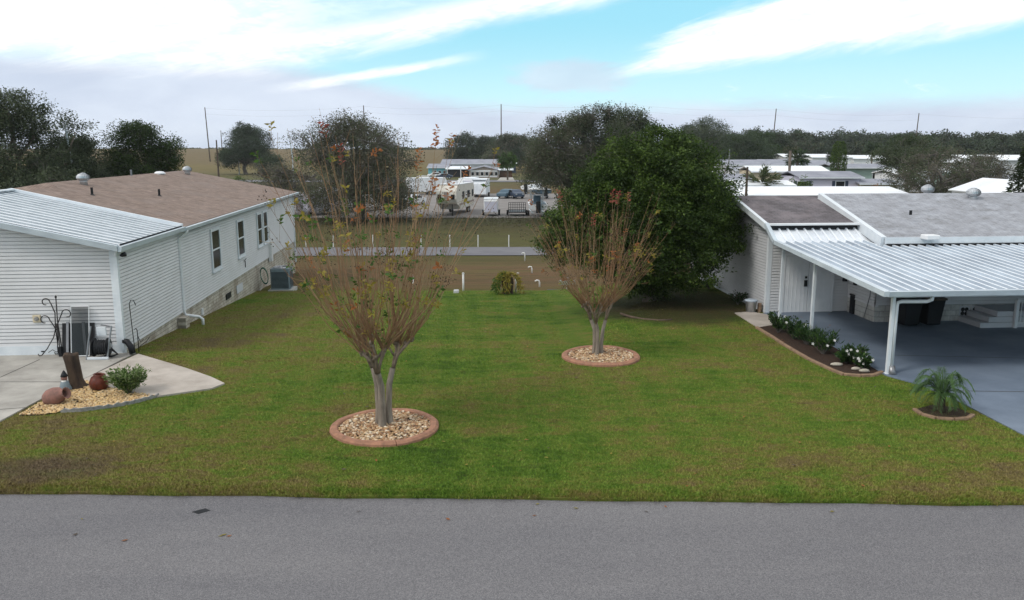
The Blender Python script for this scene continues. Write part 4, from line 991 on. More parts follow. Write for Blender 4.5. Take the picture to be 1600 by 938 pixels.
# ================================================================== RIGHT HOUSE
ro = G(1386, 585, 0); RH = thing('carport_house', 'white sided home with grey roofs and a long ribbed metal carport', 'house', (ro[0], ro[1], 0), ANG)
def Rw(x, y, z=0): p = Vector((ro[0], ro[1], 0)) + U * x + V * y; return (p.x, p.y, z)
def toR(px, py, z=0):
    g = G(px, py, z); d = Vector((g[0] - ro[0], g[1] - ro[1], 0)); return (d.dot(U), d.dot(V))
AX0, AX1, AY = -.05, 3.05, 8.3                  # annex
RY, RZ, EYa, EZa = 11.4, 4.1, 8.0, 3.3
MY = 6.35
w = MB()
siding(w, (AX0, AY), (AX1, AY), .05, [(EZa - .1, 0)]); w.box(AX0, AX1, AY + .003, AY + .1, 0, EZa - .12); w.build('annex_wall', 'siding', RH)
w = MB(); siding(w, (AX0, 17.5), (AX0, AY), .12, [(RZ - .12 + (RZ - EZa) / (RY - EYa) * (17.5 - RY) * -1, (RZ - EZa) / (RY - EYa)), (RZ - .12 + (RZ - EZa) / (RY - EYa) * (RY - AY) * 1 - (RZ - EZa) / (RY - EYa) * 0 - 0, 0)] if False else
       [(RZ - .1 - .244 * (17.5 - RY), .244), (RZ - .1 + .244 * (17.5 - RY), -.244)])
w.box(AX0 + .003, AX0 + .1, AY, 17.5, 0, 2.4); w.build('side_wall', 'siding_grey', RH)  # greyer siding paints the evergreen's shade onto this white wall
w = MB(); w.box(AX0 - .055, AX0 - .0, AY - .055, AY + .09, 0, EZa); w.box(AX0, AX0 + .1, AY - .055, AY - .0, 0, EZa - .1); w.build('corner_trim', 'trim', RH)
w = MB(); w.box(AX0 - .05, AX0, AY + .1, 17.5, -.1, .12); w.build('base_board', 'trim', RH)
# double door in the annex
d = MB(); d.box(.48, .56, AY - .085, AY - .002, .02, 2.2); d.box(2.36, 2.44, AY - .085, AY - .002, .02, 2.2); d.box(.56, 2.36, AY - .085, AY - .002, 2.12, 2.2); df = d.build('door_frame', 'white', RH)
for x0, x1 in ((.57, 1.45), (1.47, 2.35)):
    d = MB(); d.box(x0, x1, AY - .07, AY - .024, .03, 2.1)
    for k in range(1, 6): d.box(x0 + k * .15 - .006, x0 + k * .15 + .006, AY - .078, AY - .0705, .06, 2.08)
    dd = d.build('door', 'white', RH)
    if x0 < 1:
        h = MB(); h.box(1.3, 1.42, AY - .11, AY - .071, .98, 1.22); h.build('handle', 'dark', dd, bevel=.008); h = MB(); h.box(1.32, 1.4, AY - .1, AY - .071, 1.28, 1.36); h.build('lock', 'dark', dd)
# inner side wall of the main house (faces the annex side) and front wall
w = MB(); w.box(AX1, AX1 + .12, MY, AY + .1, .55, 3.0); siding(w, (AX1, AY), (AX1, MY), .55, [(2.95, 0)]); w.build('inner_wall', 'siding', RH)
w = MB(); siding(w, (AX1, MY), (19, MY), .62, [(2.92, 0)]); w.box(AX1, 19, MY + .003, MY + .12, .6, 2.95); w.build('front_wall', 'siding', RH)
w = MB(); w.box(AX1 - .02, AX1 + .1, MY, AY, 0, .56); w.box(AX1 + .1, 19, MY - .02, MY + .1, 0, .6); w.build('block_skirting', 'skirt_front', RH)
for cx in (toR(1493, 495)[0] - .2, toR(1493, 495)[0] + .24):
    w = MB()
    w.box(cx - .19, cx + .19, MY - .03, MY - .021, .16, .54)
    bl = w.build('vent_block', 'siding_grey', RH)
    w = MB()
    for i in range(4):
        a = i * math.pi / 2 + .785
        w.lathe([(.075, 0), (.07, .006)], (cx + .1 * math.cos(a), MY - .032, .35 + .1 * math.sin(a)), 10, Matrix.Rotation(R(90), 3, 'X'))
    w.build('opening', 'dark', bl)
# annex roof
w = MB(); w.slab([(AX0 - .3, EYa - .25, EZa), (AX1 + .6, EYa - .25, EZa), (AX1 + .6, RY, RZ + .0), (AX0 - .3, RY, RZ + .0)], .08)
w.slab([(AX0 - .3, RY, RZ), (AX1 + 1.2, RY, RZ), (AX1 + 1.2, 17.8, RZ - .244 * 6.4), (AX0 - .3, 17.8, RZ - .244 * 6.4)], .08)
w.build('annex_roof', 'shingle_dark', RH)
# main roof: ridge parallel to the front
mx0 = AX1 - .05; mzr, mze, myr, mye = 4.2, 3.0, 10.9, MY - .35
w = MB(); w.slab([(mx0, mye, mze), (20, mye, mze), (20, myr, mzr), (mx0, myr, mzr)], .09)
w.slab([(mx0, myr, mzr), (20, myr, mzr), (20, 15.5, mze), (mx0, 15.5, mze)], .09); w.build('main_roof', 'shingle_grey', RH)
w = MB()
w.slab([(mx0 - .12, mye, mze + .02), (mx0 + .06, mye, mze + .02), (mx0 + .06, myr, mzr + .02), (mx0 - .12, myr, mzr + .02)], .34)
w.box(mx0, 20, mye - .03, mye - .0, mze - .22, mze + .01)
sl_ = (RZ - EZa) / (RY - (EYa - .25))
w.slab([(AX0 - .4, EYa - .25, EZa + .02), (AX0 - .27, EYa - .25, EZa + .02), (AX0 - .27, RY, RZ + .02), (AX0 - .4, RY, RZ + .02)], .2)
w.slab([(AX0 - .4, RY, RZ + .02), (AX0 - .27, RY, RZ + .02), (AX0 - .27, 17.8, RZ - .244 * 6.4 + .02), (AX0 - .4, 17.8, RZ - .244 * 6.4 + .02)], .2)
w.build('fascia', 'trim', RH)
# gable infill of the main house above the annex roof
w = MB(); w.face([(mx0 + .2, mye + .3, 2.9), (mx0 + .2, 15.2, 2.9), (mx0 + .2, myr, mzr - .1)]); w.build('gable', 'siding_grey', RH)
# carport pan roofs: a short steep run below the annex, then one long shallow run
CZ0, CZ1, CY0, CYb, CXL = 2.26, 2.76, -.25, 6.9, -.35
w = MB(); pan_roof(w, CXL, mx0 + .02, CYb, CZ1, EYa - .25, EZa - .13, .3)
w.build('steep_metal_roof', ['pan', 'pan_rib', 'pan_rib_shade'], RH)
w = MB(); w.box(CXL, mx0 - .1, EYa - .52, EYa - .24, EZa - .01, EZa + .05); w.build('flashing', 'white', RH)
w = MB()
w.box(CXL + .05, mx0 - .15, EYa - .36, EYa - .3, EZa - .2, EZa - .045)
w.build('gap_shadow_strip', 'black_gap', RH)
w = MB(); pan_roof(w, CXL, 20, CY0, CZ0, mye - .03, CZ0 + (CZ1 - CZ0) * (mye - CY0) / (CYb - CY0), .3)
pan_roof(w, CXL, mx0 + .02, mye - .03, CZ0 + (CZ1 - CZ0) * (mye - CY0) / (CYb - CY0), CYb, CZ1, .3)
w.build('carport_roof', ['pan_worn', 'pan_rib', 'pan_rib_shade'], RH)
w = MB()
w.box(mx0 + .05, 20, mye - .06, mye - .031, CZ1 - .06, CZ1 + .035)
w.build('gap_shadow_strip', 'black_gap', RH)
w = MB()
gutter_run(w, [(CXL - .02, CY0 - .01, CZ0 + .06), (20, CY0 - .01, CZ0 + .06)], .14, .14); w.build('gutter', 'gutter', RH)
w = MB(); zb = CZ1 + .09
w.slab([(CXL - .14, CY0 - .15, CZ0 + .07), (CXL, CY0 - .15, CZ0 + .07), (CXL, CYb, zb), (CXL - .14, CYb, zb)], .14)
w.slab([(CXL - .14, CYb, zb), (CXL, CYb, zb), (CXL, EYa - .25, EZa + .07), (CXL - .14, EYa - .25, EZa + .07)], .14)
w.build('side_gutter', 'gutter', RH)
w = MB(); w.box(-.1, 20, .0, .1, CZ0 - .17, CZ0 - .03); w.build('beam', 'trim', RH)
for y, zt in ((0, CZ0 - .03), (toR(1283, 525)[1], CZ0 + .07 * toR(1283, 525)[1]), (toR(1226, 500)[1], CZ0 + .07 * toR(1226, 500)[1])):
    w = MB(); x = 0 if y == 0 else -.05; w.box(x - .045, x + .045, y - .045, y + .045, 0, zt - .02); w.box(x - .07, x + .07, y - .07, y + .07, 0, .04); w.build('post', 'trim', RH, bevel=.006)
w = MB(); w.box(13 - .05, 13 + .05, -.05, .05, 0, CZ0 - .05); w.build('post', 'trim', RH)
w = MB(); w.tube([(.95, -.2, CZ0 - .1), (.95, -.18, CZ0 - .2), (.86, -.12, CZ0 - .26), (.22, -.03, CZ0 - .27), (.12, -.01, CZ0 - .3), (.1, -.01, CZ0 - .4), (.1, -.01, .12)], .05, 8); w.build('downspout', 'trim', RH, True)
w = MB(); w.tube([(.1, -.02, .24), (.1, -.04, .1), (.1, -.1, .0)], [.085, .09, .1], 12); w.tube([(.1, -.02, .24), (.1, -.02, .3)], .02, 6); w.build('drain_boot', 'grey_metal', RH, True)
turbine(RH, toR(1490, 305, 4.2)[0], 11.3, 4.05, .95); turbine(RH, toR(1527, 308, 4.1)[0], 10.2, 3.95, 1.0)
w = MB(); tx, ty = toR(1458, 330, 3.9); w.box(tx - .25, tx + .22, ty - .2, ty + .2, mze + (ty - mye) * .252, mze + (ty - mye) * .252 + .16); w.build('roof_cap', 'white', RH, bevel=.03)
tx, ty = toR(1424, 320, 4.0); w = MB(); w.tube([(tx, ty, 3.8), (tx, ty, mze + (ty - mye) * .252 + .28)], .05, 8); w.build('vent_pipe', 'dark', RH)
# wall boxes and conduit under the carport
for x, z, s in ((2.85, 1.15, .09),):
    w = MB(); w.box(x - s, x + s, AY - .09, AY - .045, z, z + .2); w.build('outlet_box', 'dark', RH, bevel=.01)
for y, z, sz, mt in ((7.7, 1.2, .1, 'dark'), (7.6, 1.9, .06, 'grey_metal'), (6.75, 1.7, .16, 'grey_metal'), (6.55, 1.55, .12, 'dark')):
    w = MB(); w.box(AX1 - .11, AX1 - .04, y - sz, y + sz, z - sz, z + sz * 1.3); w.build('meter_box', mt, RH, bevel=.01)
w = MB(); w.tube([(AX1 - .06, 6.6, 1.5), (AX1 - .06, 6.65, .9), (AX1 - .05, 6.8, .5), (AX1 - .2, 6.7, .1)], .015, 6); w.build('conduit', 'grey_metal', RH)

# things under the carport
def RT(name, label, cat, px, py, z=0, dy=0, rz=ANG, group=None):
    g = G(px, py, z); return thing(name, label, cat, (g[0], g[1] + dy, .02), rz, group)
t = RT('rubbish_bin', 'small slim dark lidded bin by the meter boxes under the carport', 'bin', 1335, 490, 0, -.1)
w = MB(); w.prism([(-.19, -.15), (.19, -.15), (.19, .15), (-.19, .15)], 0, .66); w.build('body', 'dark', t, bevel=.03)
w = MB(); w.box(-.21, .21, -.17, .17, .66, .72); w.build('lid', 'black_metal', t, bevel=.02)
def wheelie(px, py, label, lidmat):
    t = RT('wheelie_bin', label, 'bin', px, py, 0, .1, ANG + R(4))
    mb = MB(); n = len(mb.v)
    for z, hx, hy in ((.08, .24, .26), (.95, .31, .36)):
        mb.v += [(-hx, -hy, z), (hx, -hy, z), (hx, hy, z), (-hx, hy, z)]
    for f in ((3, 2, 1, 0), (4, 5, 6, 7), (0, 1, 5, 4), (1, 2, 6, 5), (2, 3, 7, 6), (3, 0, 4, 7)): mb.f.append(f); mb.mi.append(0)
    mb.build('body', 'dark', t, bevel=.03)
    mb = MB(); mb.slab([(-.34, -.4, 1.0), (.34, -.4, 1.0), (.34, .38, 1.1), (-.34, .38, 1.1)], .07); mb.build('lid', lidmat, t, bevel=.02)
    mb = MB(); mb.tube([(-.28, .42, 1.0), (.28, .42, 1.0)], .02, 8); mb.build('handle', 'dark', t)
    for s in (-.27, .27):
        mb = MB(); mb.lathe([(.03, -.03), (.12, -.03), (.12, .03), (.03, .03)], (s, .26, .12), 16, Matrix.Rotation(R(90), 3, 'Y')); mb.build('wheel', 'tyre', t)
wheelie(1418, 512, 'left of the two black wheeled bins against the carport wall', 'black_metal')
wheelie(1453, 511, 'right of the two black wheeled bins with its brown edged lid', 'timber')
st = RT('porch_steps', 'white porch steps with a railing at the right edge under the carport', 'steps', 1572, 512, 0, 0)
for i in range(3):
    w = MB(); w.box(-1.0 + i * .28, 1.6, -.1, 1.1, i * .19, i * .19 + .18); w.build('step', 'siding_grey', st, bevel=.01)
for x in (.18, 1.5):
    w = MB(); w.box(x - .05, x + .05, -.22, -.12, 0, .98); w.build('post', 'white', st)
w = MB(); w.box(.2, 1.6, -.19, -.15, .9, .95); w.box(.2, 1.6, -.19, -.15, .16, .2)
for i in range(9): w.box(.33 + i * .13, .355 + i * .13, -.185, -.155, .2, .9)
w.build('railing', 'white', st)
# carport floor, worn pavers
fl = [Rw(-.12, -.2)[:2], Rw(-.3, 3)[:2], Rw(-.35, 8.0)[:2], Rw(AX0, AY)[:2], Rw(AX1, AY)[:2], Rw(AX1, MY)[:2], Rw(19, MY)[:2], Rw(19, -7)[:2], G(1640, 702, .02)[:2], G(1600, 680, .02)[:2], G(1500, 628, .02)[:2], G(1440, 602, .02)[:2]]
w = MB(); w.prism(fl, -.12, .025); structure(w.build('carport_floor', 'carport_floor'))
w = MB(); a, b_ = G(1385, 555, .03), G(1640, 561, .03); w.face([(a[0], a[1], .03), (b_[0], b_[1], .03), (b_[0], b_[1] + .03, .03), (a[0], a[1] + .03, .03)])
a, b_ = G(1420, 610, .03), G(1640, 613, .03); w.face([(a[0], a[1], .03), (b_[0], b_[1], .03), (b_[0], b_[1] + .03, .03), (a[0], a[1] + .03, .03)])
structure(w.build('carport_floor_joints', 'joint'))
pv = [(1148, 489), (1200, 488), (1190, 492), (1228, 505), (1185, 512)]
fl2 = poly([(1148, 490), (1172, 488), (1196, 492), (1226, 506), (1184, 513)], 0)
w = MB(); w.prism(fl2, -.05, .03); structure(w.build('worn_paving', 'concrete_warm'))
# bucket and log beside the corner
t = RT('bucket', 'grey lidded bucket standing at the corner of the right house', 'bucket', 1173, 488, 0)
w = MB(); w.lathe([(.17, 0), (.21, .38), (.23, .4)], (0, 0, 0), 18); w.build('body', 'galv', t, True)
w = MB(); w.lathe([(.24, .4), (.24, .44), (.16, .47), (.01, .48)], (0, 0, 0), 18); w.build('lid', 'pan_worn', t, True)
g = G(1185, 488, 0); w = MB(); w.lathe([(.09, 0), (.1, .15), (.09, .34), (.02, .35)], (0, 0, 0), 12, sx=.8); tag(w.build('wood_log', 'kerb_tan', None, loc=(g[0] + .03, g[1] + .0, 0)), 'short tan log upright between the bucket and the white wall', 'log')
# planting bed along the posts
bedR = [(1184, 513), (1222, 508), (1262, 520), (1310, 548), (1350, 568), (1377, 584), (1360, 588), (1325, 587), (1300, 578), (1265, 562), (1225, 540)]
bp = poly(bedR, 0); w = MB(); w.prism(bp, -.05, .028); structure(w.build('bed_mulch', 'mulch'))
ep = [Vector(G(a, b_, 0)) for a, b_ in ((1182, 513), (1205, 527), (1228, 542), (1262, 562), (1300, 580), (1318, 587), (1345, 589), (1366, 588), (1378, 583))]
w = MB(); 
def kerbline(w, ep, hw=.055, h=.07):
    for a, b_ in zip(ep, ep[1:]):
        d = (b_ - a).normalized(); n_ = Vector((-d.y, d.x, 0)) * hw; a2 = a + d * .012; b2 = b_ + d * .0
        w.v += []
        q = [a2 - n_, b2 - n_, b2 + n_, a2 + n_]; n = len(w.v); w.v += [(p.x, p.y, -.03) for p in q] + [(p.x * 1 + (0 if k < 0 else 0), p.y, h) for k, p in enumerate(q)]
        for f in ((0, 3, 2, 1), (4, 5, 6, 7), (0, 1, 5, 4), (1, 2, 6, 5), (2, 3, 7, 6), (3, 0, 4, 7)): w.f.append(tuple(n + k for k in f)); w.mi.append(0)
kerbline(w, ep); tag(w.build('kerb_edging', 'kerb_tan', None, bevel=.02), 'long tan kerb curving along the flower bed beside the carport posts', 'edging')
beds = [(1217, 522, .38, .5, 'leafy dark shrub at the far end of the carport bed', 3), (1243, 532, .42, .5, 'second shrub from the far end of the carport bed', 3),
        (1262, 541, .38, .42, 'spiky shrub in the middle of the carport bed beside a post', 0), (1288, 556, .45, .5, 'arching strappy shrub in front of the middle carport post', 3),
        (1323, 570, .28, .26, 'low sprawling green plant in the carport bed before the pale stone', 0), (1338, 573, .32, .42, 'white flowering shrub near the near end of the carport bed', 9), (1350, 579, .22, .28, 'small plant covered in white flowers at the near end of the bed', 8)]
for i, (px, py, r, h, lb, fw) in enumerate(beds):
    g = G(px, py, 0); shrub('shrub', lb, (g[0], g[1] + .1, .02), r * 1.1, h * 1.2, 900, .16 if i in (2, 3) else .1, ['leaf_bed', 'leaf_green'], 'shrubs in the bed along the carport', stems=26, split=.75, flowers=fw, blade=i in (2, 3))
for px, py, s, lb in ((1307, 573, .12, 'flat pale stone in the mulch of the carport bed'), (1337, 580, .09, 'small pale stone beside the white flowers'), (1350, 583, .1, 'pale stone at the near curve of the carport kerb')):
    g = G(px, py, 0); w = MB(); w.lathe([(s * .5, 0), (s, .02), (s * .9, .06), (s * .4, .085)], (0, 0, 0), 9, sx=1.5, sy=.7); tag(w.build('stone', 'rock_pale', None, True, loc=(g[0], g[1], .03)), lb, 'stone', 'pale stones in the carport bed')
# pygmy date palm in its own small kerb
g = G(1478, 650, 0); pm = thing('dwarf_palm', 'small feathery dwarf palm in a kerbed patch beside the blue grey driveway', 'palm', (g[0], g[1] + .25, 0))
w = MB(); w.tube([(0, 0, -.05), (.0, 0, .2), (.02, 0, .38)], [.1, .085, .07], 10); w.build('trunk', 'stump', pm, True)
P = []; A = []; fr = MB()
for k in range(36):
    a = 2 * math.pi * k / 36 * 2.4 + random.uniform(-.1, .1); L = random.uniform(.55, .8); rise = random.uniform(.15, .85); pts = []
    for i in range(9):
        f = i / 8; hf = .55 if k % 3 == 0 else 1; pts.append(Vector((math.cos(a) * L * f * hf, math.sin(a) * L * f * hf, .36 + (rise + (.1 if hf < 1 else 0)) * math.sin(f * 1.9) * .95 - .42 * f * f)))
    fr.tube(pts, [.01 * (1 - .7 * i / 8) for i in range(9)], 4, False)
    for i in range(46):
        f = .12 + .88 * i / 46; j = min(7, int(f * 8)); p = pts[j] + (pts[j + 1] - pts[j]) * (f * 8 - j); d = (pts[j + 1] - pts[j]).normalized(); s_ = Vector((-math.sin(a), math.cos(a), 0))
        for sg in (-1, 1): P.append(tuple(p)); A.append(tuple(s_ * sg + d * .7 + Vector((0, 0, -.15))))
fr.build('frond_stems', 'leaf_palm', pm)
n = len(P); Pn = np.array(P); An = np.array(A); An /= np.linalg.norm(An, axis=1)[:, None]; sd_ = np.cross(An, np.array([0, 0, 1.])); sd_ /= np.linalg.norm(sd_, axis=1)[:, None]
L = rng.uniform(.11, .19, n)[:, None]; v = np.empty((n, 4, 3)); v[:, 0] = Pn; v[:, 1] = Pn + An * L * .5 + sd_ * .0065; v[:, 2] = Pn + An * L + np.array([0, 0, -.03]); v[:, 3] = Pn + An * L * .5 - sd_ * .007
npmesh('fronds', v.reshape(-1, 3), 4, ['leaf_palm'], None, pm)
ep2 = [Vector(G(a, b_, 0)) for a, b_ in ((1428, 641), (1440, 649), (1462, 655), (1490, 657), (1512, 655), (1520, 650))]
w = MB(); kerbline(w, ep2, .05, .06); tag(w.build('kerb_edging', 'kerb_tan', None, bevel=.02), 'short tan kerb arc in front of the dwarf palm', 'edging')
w = MB(); w.prism(poly([(1430, 641), (1446, 648), (1470, 653), (1500, 654), (1518, 649), (1495, 638), (1455, 634)], 0), -.05, .02); structure(w.build('bed_soil', 'soil'))

# ================================================================== plot edge and the strip behind
def gp(px, py): g = G(px, py); return (g[0], g[1], gz(g[0], g[1]))
t = thing('cabbage_palm', 'stunted palm stump with drooping yellow green fronds at the back of the lawn', 'palm', G(793, 459))
w = MB(); w.lathe([(.3, -.1), (.27, .2), (.3, .55), (.25, .85), (.1, .95)], (0, 0, 0), 12); w.build('trunk', 'stump', t)
P = []; A = []
for k in range(26):
    a = random.uniform(2.0, 4.9) if k < 20 else random.uniform(-.7, .7); L = random.uniform(.6, 1.0); p = Vector((0, 0, .95)); d = Vector((math.cos(a) * .7, math.sin(a) * .7, .5)).normalized()
    for i in range(12):
        d = (d + Vector((0, 0, -.27))).normalized(); p = p + d * L / 9
        for _ in range(5): P.append(tuple(p)); A.append(tuple((d + Vector([random.gauss(0, .5) for _ in range(3)])).normalized()))
P = np.array(P); npmesh('fronds', leafquads(P, .2, .2, .18, np.array(A)), 4, ['leaf_yellow', 'leaf_green'], (P[:, 0] + rng.normal(size=len(P)) * .3 < -.3).astype(int), t)
g = G(806, 457); w = MB(); w.tube([(0, 0, -.1), (0, 0, .95)], .045, 8); w.tube([(0, 0, .9), (.08, 0, .98), (.16, 0, .96)], .03, 6); tag(w.build('white_post', 'pvc', None, True, loc=g), 'white post right beside the stunted palm', 'post')
def simple_post(px, py, h, lb, grp, hook=False, r=.05, mat='pvc'):
    g = gp(px, py); w = MB()
    if hook: w.tube([(0, 0, -.1), (0, 0, h), (-.04, 0, h + .1), (-.14, 0, h + .12), (-.24, 0, h + .06)], r, 8)
    else: w.tube([(0, 0, -.1), (0, 0, h)], r, 8); w.lathe([(r * 1.3, h), (r * 1.2, h + .04), (.01, h + .06)], (0, 0, 0), 8)
    return tag(w.build('white_pipe' if hook else 'marker_post', mat, None, True, loc=g), lb, 'pipe' if hook else 'post', grp)
for px, py, h, lb in ((820, 408, .5, 'white bent vent pipe nearest the back road'), (831, 427, .3, 'white bent vent pipe midway between the back road and the lawn'), (843, 449, .25, 'white bent vent pipe nearest the back of the lawn')):
    simple_post(px, py, h, lb, 'white bent pipes on the brown strip', True, .045)
simple_post(646, 455, .95, 'slanting white marker post seen through the nearer crape myrtle', 'marker posts at the back of the lawn')
simple_post(724, 455, 1.05, 'thin white marker post right of the nearer crape myrtle crown', 'marker posts at the back of the lawn')
g = gp(713, 458); w = MB(); w.prism([(-.13, -.1), (.13, -.1), (.13, .1), (-.13, .1)], 0, .32); tag(w.build('utility_box', 'siding_grey', None, bevel=.03, loc=g), 'small pale utility box low at the back edge of the lawn', 'utility box')
t = thing('utility_sign', 'low grey meter box on a white post left of the farther crape myrtle', 'meter post', gp(886, 452))
w = MB(); w.tube([(0, 0, 0), (0, 0, .75)], .05, 6); w.build('post', 'pvc', t)
w = MB(); w.box(-.42, .42, -.1, .02, .38, .62); w.build('box', 'galv', t, bevel=.02)
g = gp(868, 452); w = MB(); w.prism([(-.45, -.15), (.45, -.15), (.42, .15), (-.42, .15)], -.05, .09); tag(w.build('valve_cover', 'dark', None, bevel=.02, loc=g), 'low dark valve cover in the grass at the back edge', 'valve cover')
n = 0
for px, nm in ((478, 'first white roadside post, next to the left house corner'), (521, 'second white roadside post behind the crape myrtle'), (583, 'third white roadside post behind the crape shoots'), (658, 'fourth white roadside post from the left house'), (703, 'fifth white roadside post from the left house'), (747, 'white roadside post in the open middle of the back road verge'), (795, 'last white roadside post before the evergreen')):
    g = gp(px, 386); w = MB(); w.tube([(0, 0, -.1), (0, 0, 1.0)], .05, 6); w.lathe([(.06, 1.0), (.01, 1.05)], (0, 0, 0), 6); tag(w.build('road_post', 'pvc', None, loc=g), nm, 'post', 'white posts along the back road')

# ================================================================== far buildings
def far_home(px0, px1, Yd, roof_y, label, wall='white', roof='roof_white_far', depth=9, wh=2.9, rise=.9, wins=(), shutters=False, base=None, name='mobile_home', rz=0, gable_front=False, extra=None, overhang=.4, cat='mobile home'):
    """a low home whose front faces the camera; px0/px1 are photo columns of its front at distance Yd"""
    x0 = AT(px0, roof_y, Yd)[0]; x1 = AT(px1, roof_y, Yd)[0]; cx = (x0 + x1) / 2; wd = (x1 - x0); gz_ = T(cx, Yd)
    wh0 = wh; rise *= .62; wh = max(2.2, AT((px0 + px1) / 2, roof_y, Yd)[2] - gz_); wins = [(f, ww, zb + min(wh - wh0, .9), min(zt + wh - wh0, wh - .15)) for f, ww, zb, zt in wins]
    if base is not None: gz_ = base
    t = thing(name, label, cat, (cx, Yd, gz_), rz); hw = wd / 2
    w = MB(); w.box(-hw, hw, 0, depth, -.5, wh)
    if gable_front: w.face([(-hw, 0, wh), (hw, 0, wh), (0, 0, wh + rise)])
    w.build('wall', wall, t)
    w = MB(); o_ = overhang
    if gable_front:
        w.slab([(-hw - o_, -o_, wh - .1), (0, -o_, wh + rise + .05), (0, depth, wh + rise + .05), (-hw - o_, depth, wh - .1)], .12); w.slab([(hw + o_, -o_, wh - .1), (0, -o_, wh + rise + .05), (0, depth, wh + rise + .05), (hw + o_, depth, wh - .1)], .12)
    else:
        w.slab([(-hw - o_, -o_, wh), (hw + o_, -o_, wh), (hw + o_, depth / 2, wh + rise), (-hw - o_, depth / 2, wh + rise)], .12); w.slab([(-hw - o_, depth / 2, wh + rise), (hw + o_, depth / 2, wh + rise), (hw + o_, depth + o_, wh), (-hw - o_, depth + o_, wh)], .12)
    w.build('roof', roof, t)
    if not gable_front:
        w = MB(); w.box(-hw - o_ - .02, hw + o_ + .02, -o_ - .05, -o_ - .003, wh - .18, wh - .0); w.build('fascia', 'trim', t)
    for (f, ww, zb, zt) in wins:
        cxw = -hw + f * wd; fr = MB(); fr.box(cxw - ww / 2, cxw + ww / 2, -.06, -.003, zb, zt); f_ = fr.build('window', 'trim', t)
        g_ = MB(); g_.box(cxw - ww / 2 + .09, cxw + ww / 2 - .09, -.075, -.062, zb + .09, zt - .09); g_.build('pane', 'glass', f_)
        if shutters:
            for s in (-1, 1): q = MB(); q.box(cxw + s * (ww / 2 + .24) - .2, cxw + s * (ww / 2 + .24) + .2, -.05, -.003, zb, zt); q.build('shutter', 'boat_blue', t)
    return t, hw, wh, gz_
# --- right-hand neighbourhood, nearest row first
t, hw, wh, _ = far_home(1142, 1420, 84, 310, 'long white roofed home directly behind the right house ridge', roof='roof_white_far', depth=11, wh=3.35, rise=1.0, wins=((.05, 1.3, 1.9, 2.9), (.14, 1.3, 1.9, 2.9)), shutters=True)
for f in (.34, .48, .53):
    w = MB(); w.box(-hw + f * 2 * hw - .3, -hw + f * 2 * hw + .3, -.06, -.003, wh - .75, wh - .5); w.build('vent', 'dark', t)
far_home(1252, 1345, 112, 277, 'lavender walled home with dark shuttered window and grey roof', wall='lavender', roof='roof_grey_far', depth=9, wh=3.4, rise=1.1, wins=((.03, 1.5, 1.6, 2.9), (.66, 1.3, 1.5, 2.9)), shutters=True)
far_home(1346, 1402, 111, 288, 'low yellow walled annex right of the lavender home', wall='yellowwall', roof='roof_grey_far', depth=7, wh=2.7, rise=.8, wins=((.2, .8, 1.2, 2.3),))
far_home(1150, 1238, 100, 289, 'low home with two stepped white roofs in front of the tan wall', roof='roof_white_far', depth=6, wh=2.6, rise=.7, wins=((.1, .5, .6, 2.3),))
far_home(1177, 1225, 132, 268, 'cream walled home with a long bright white roof beside the tall palm', wall='cream', roof='roof_white_far', depth=8, wh=3.6, rise=1.3)
far_home(1225, 1293, 134, 268, 'open white porch home with a bright white roof behind the lavender home', wall='white', roof='roof_white_far', depth=8, wh=3.6, rise=1.3, wins=((.1, 3.2, .6, 2.9), (.4, 3, .6, 2.9)))
far_home(1133, 1172, 128, 280, 'grey roofed home at the right edge of the evergreen', wall='siding_grey', roof='roof_grey_far', depth=8, wh=2.6, rise=1.0)
far_home(1136, 1205, 190, 258, 'wide pale grey roof home left of the tall palm in the far row', wall='siding_grey', roof='roof_grey_far', depth=14, wh=2.9, rise=1.8)
far_home(1200, 1262, 200, 258, 'wide grey roofed home behind the tall palm trunk', wall='siding_grey', roof='roof_grey_far', depth=16, wh=2.8, rise=2.0)
far_home(1262, 1300, 205, 258, 'grey roofed home with a gable just left of the cypress', wall='siding_grey', roof='roof_grey_far', depth=14, wh=2.8, rise=1.7)
far_home(1308, 1394, 165, 262, 'sage green walled home with a grey roof right of the cypress', wall='green_wall', roof='roof_grey_far', depth=9, wh=3.4, rise=1.1, wins=((.72, 1.6, .4, 2.8), (.88, 1.6, .4, 2.8)), overhang=.8)
far_home(1270, 1330, 250, 246, 'far white roofed home behind the cypress', roof='roof_white_far', depth=12, wh=3.0, rise=1.5)
far_home(1335, 1388, 255, 248, 'far white gabled home right of the cypress beneath the tree line', roof='roof_white_far', depth=12, wh=3.0, rise=1.6)
far_home(1398, 1448, 190, 256, 'white roofed home half hidden left behind the thin oak', roof='roof_white_far', depth=10, wh=3.0, rise=1.2)
far_home(1455, 1510, 200, 254, 'white roofed home seen through the right side of the thin oak', roof='roof_white_far', depth=10, wh=3.0, rise=1.2)
far_home(1524, 1588, 115, 282, 'home with a glazed sunroom and grey roof near the right edge', wall='white', roof='roof_grey_far', depth=9, wh=3.5, rise=1.3, wins=((.35, 1.0, 1.2, 2.9), (.55, 1.0, 1.2, 2.9), (.73, 1.0, 1.2, 2.9), (.9, 1.0, 1.2, 2.9)), overhang=.9)
far_home(1585, 1690, 70, 304, 'bright white gabled roof just beyond the right house at the photo edge', roof='roof_white_far', depth=10, wh=3.2, rise=1.6, gable_front=True)
far_home(1560, 1640, 200, 250, 'pale roofed home in the far row by the dark spruce', wall='siding_grey', roof='roof_white_far', depth=14, wh=3.0, rise=1.8)
far_home(1150, 1215, 150, 266, 'low pale roofed home between the cream home and the evergreen edge', roof='roof_grey_far', depth=8, wh=2.8, rise=.8)
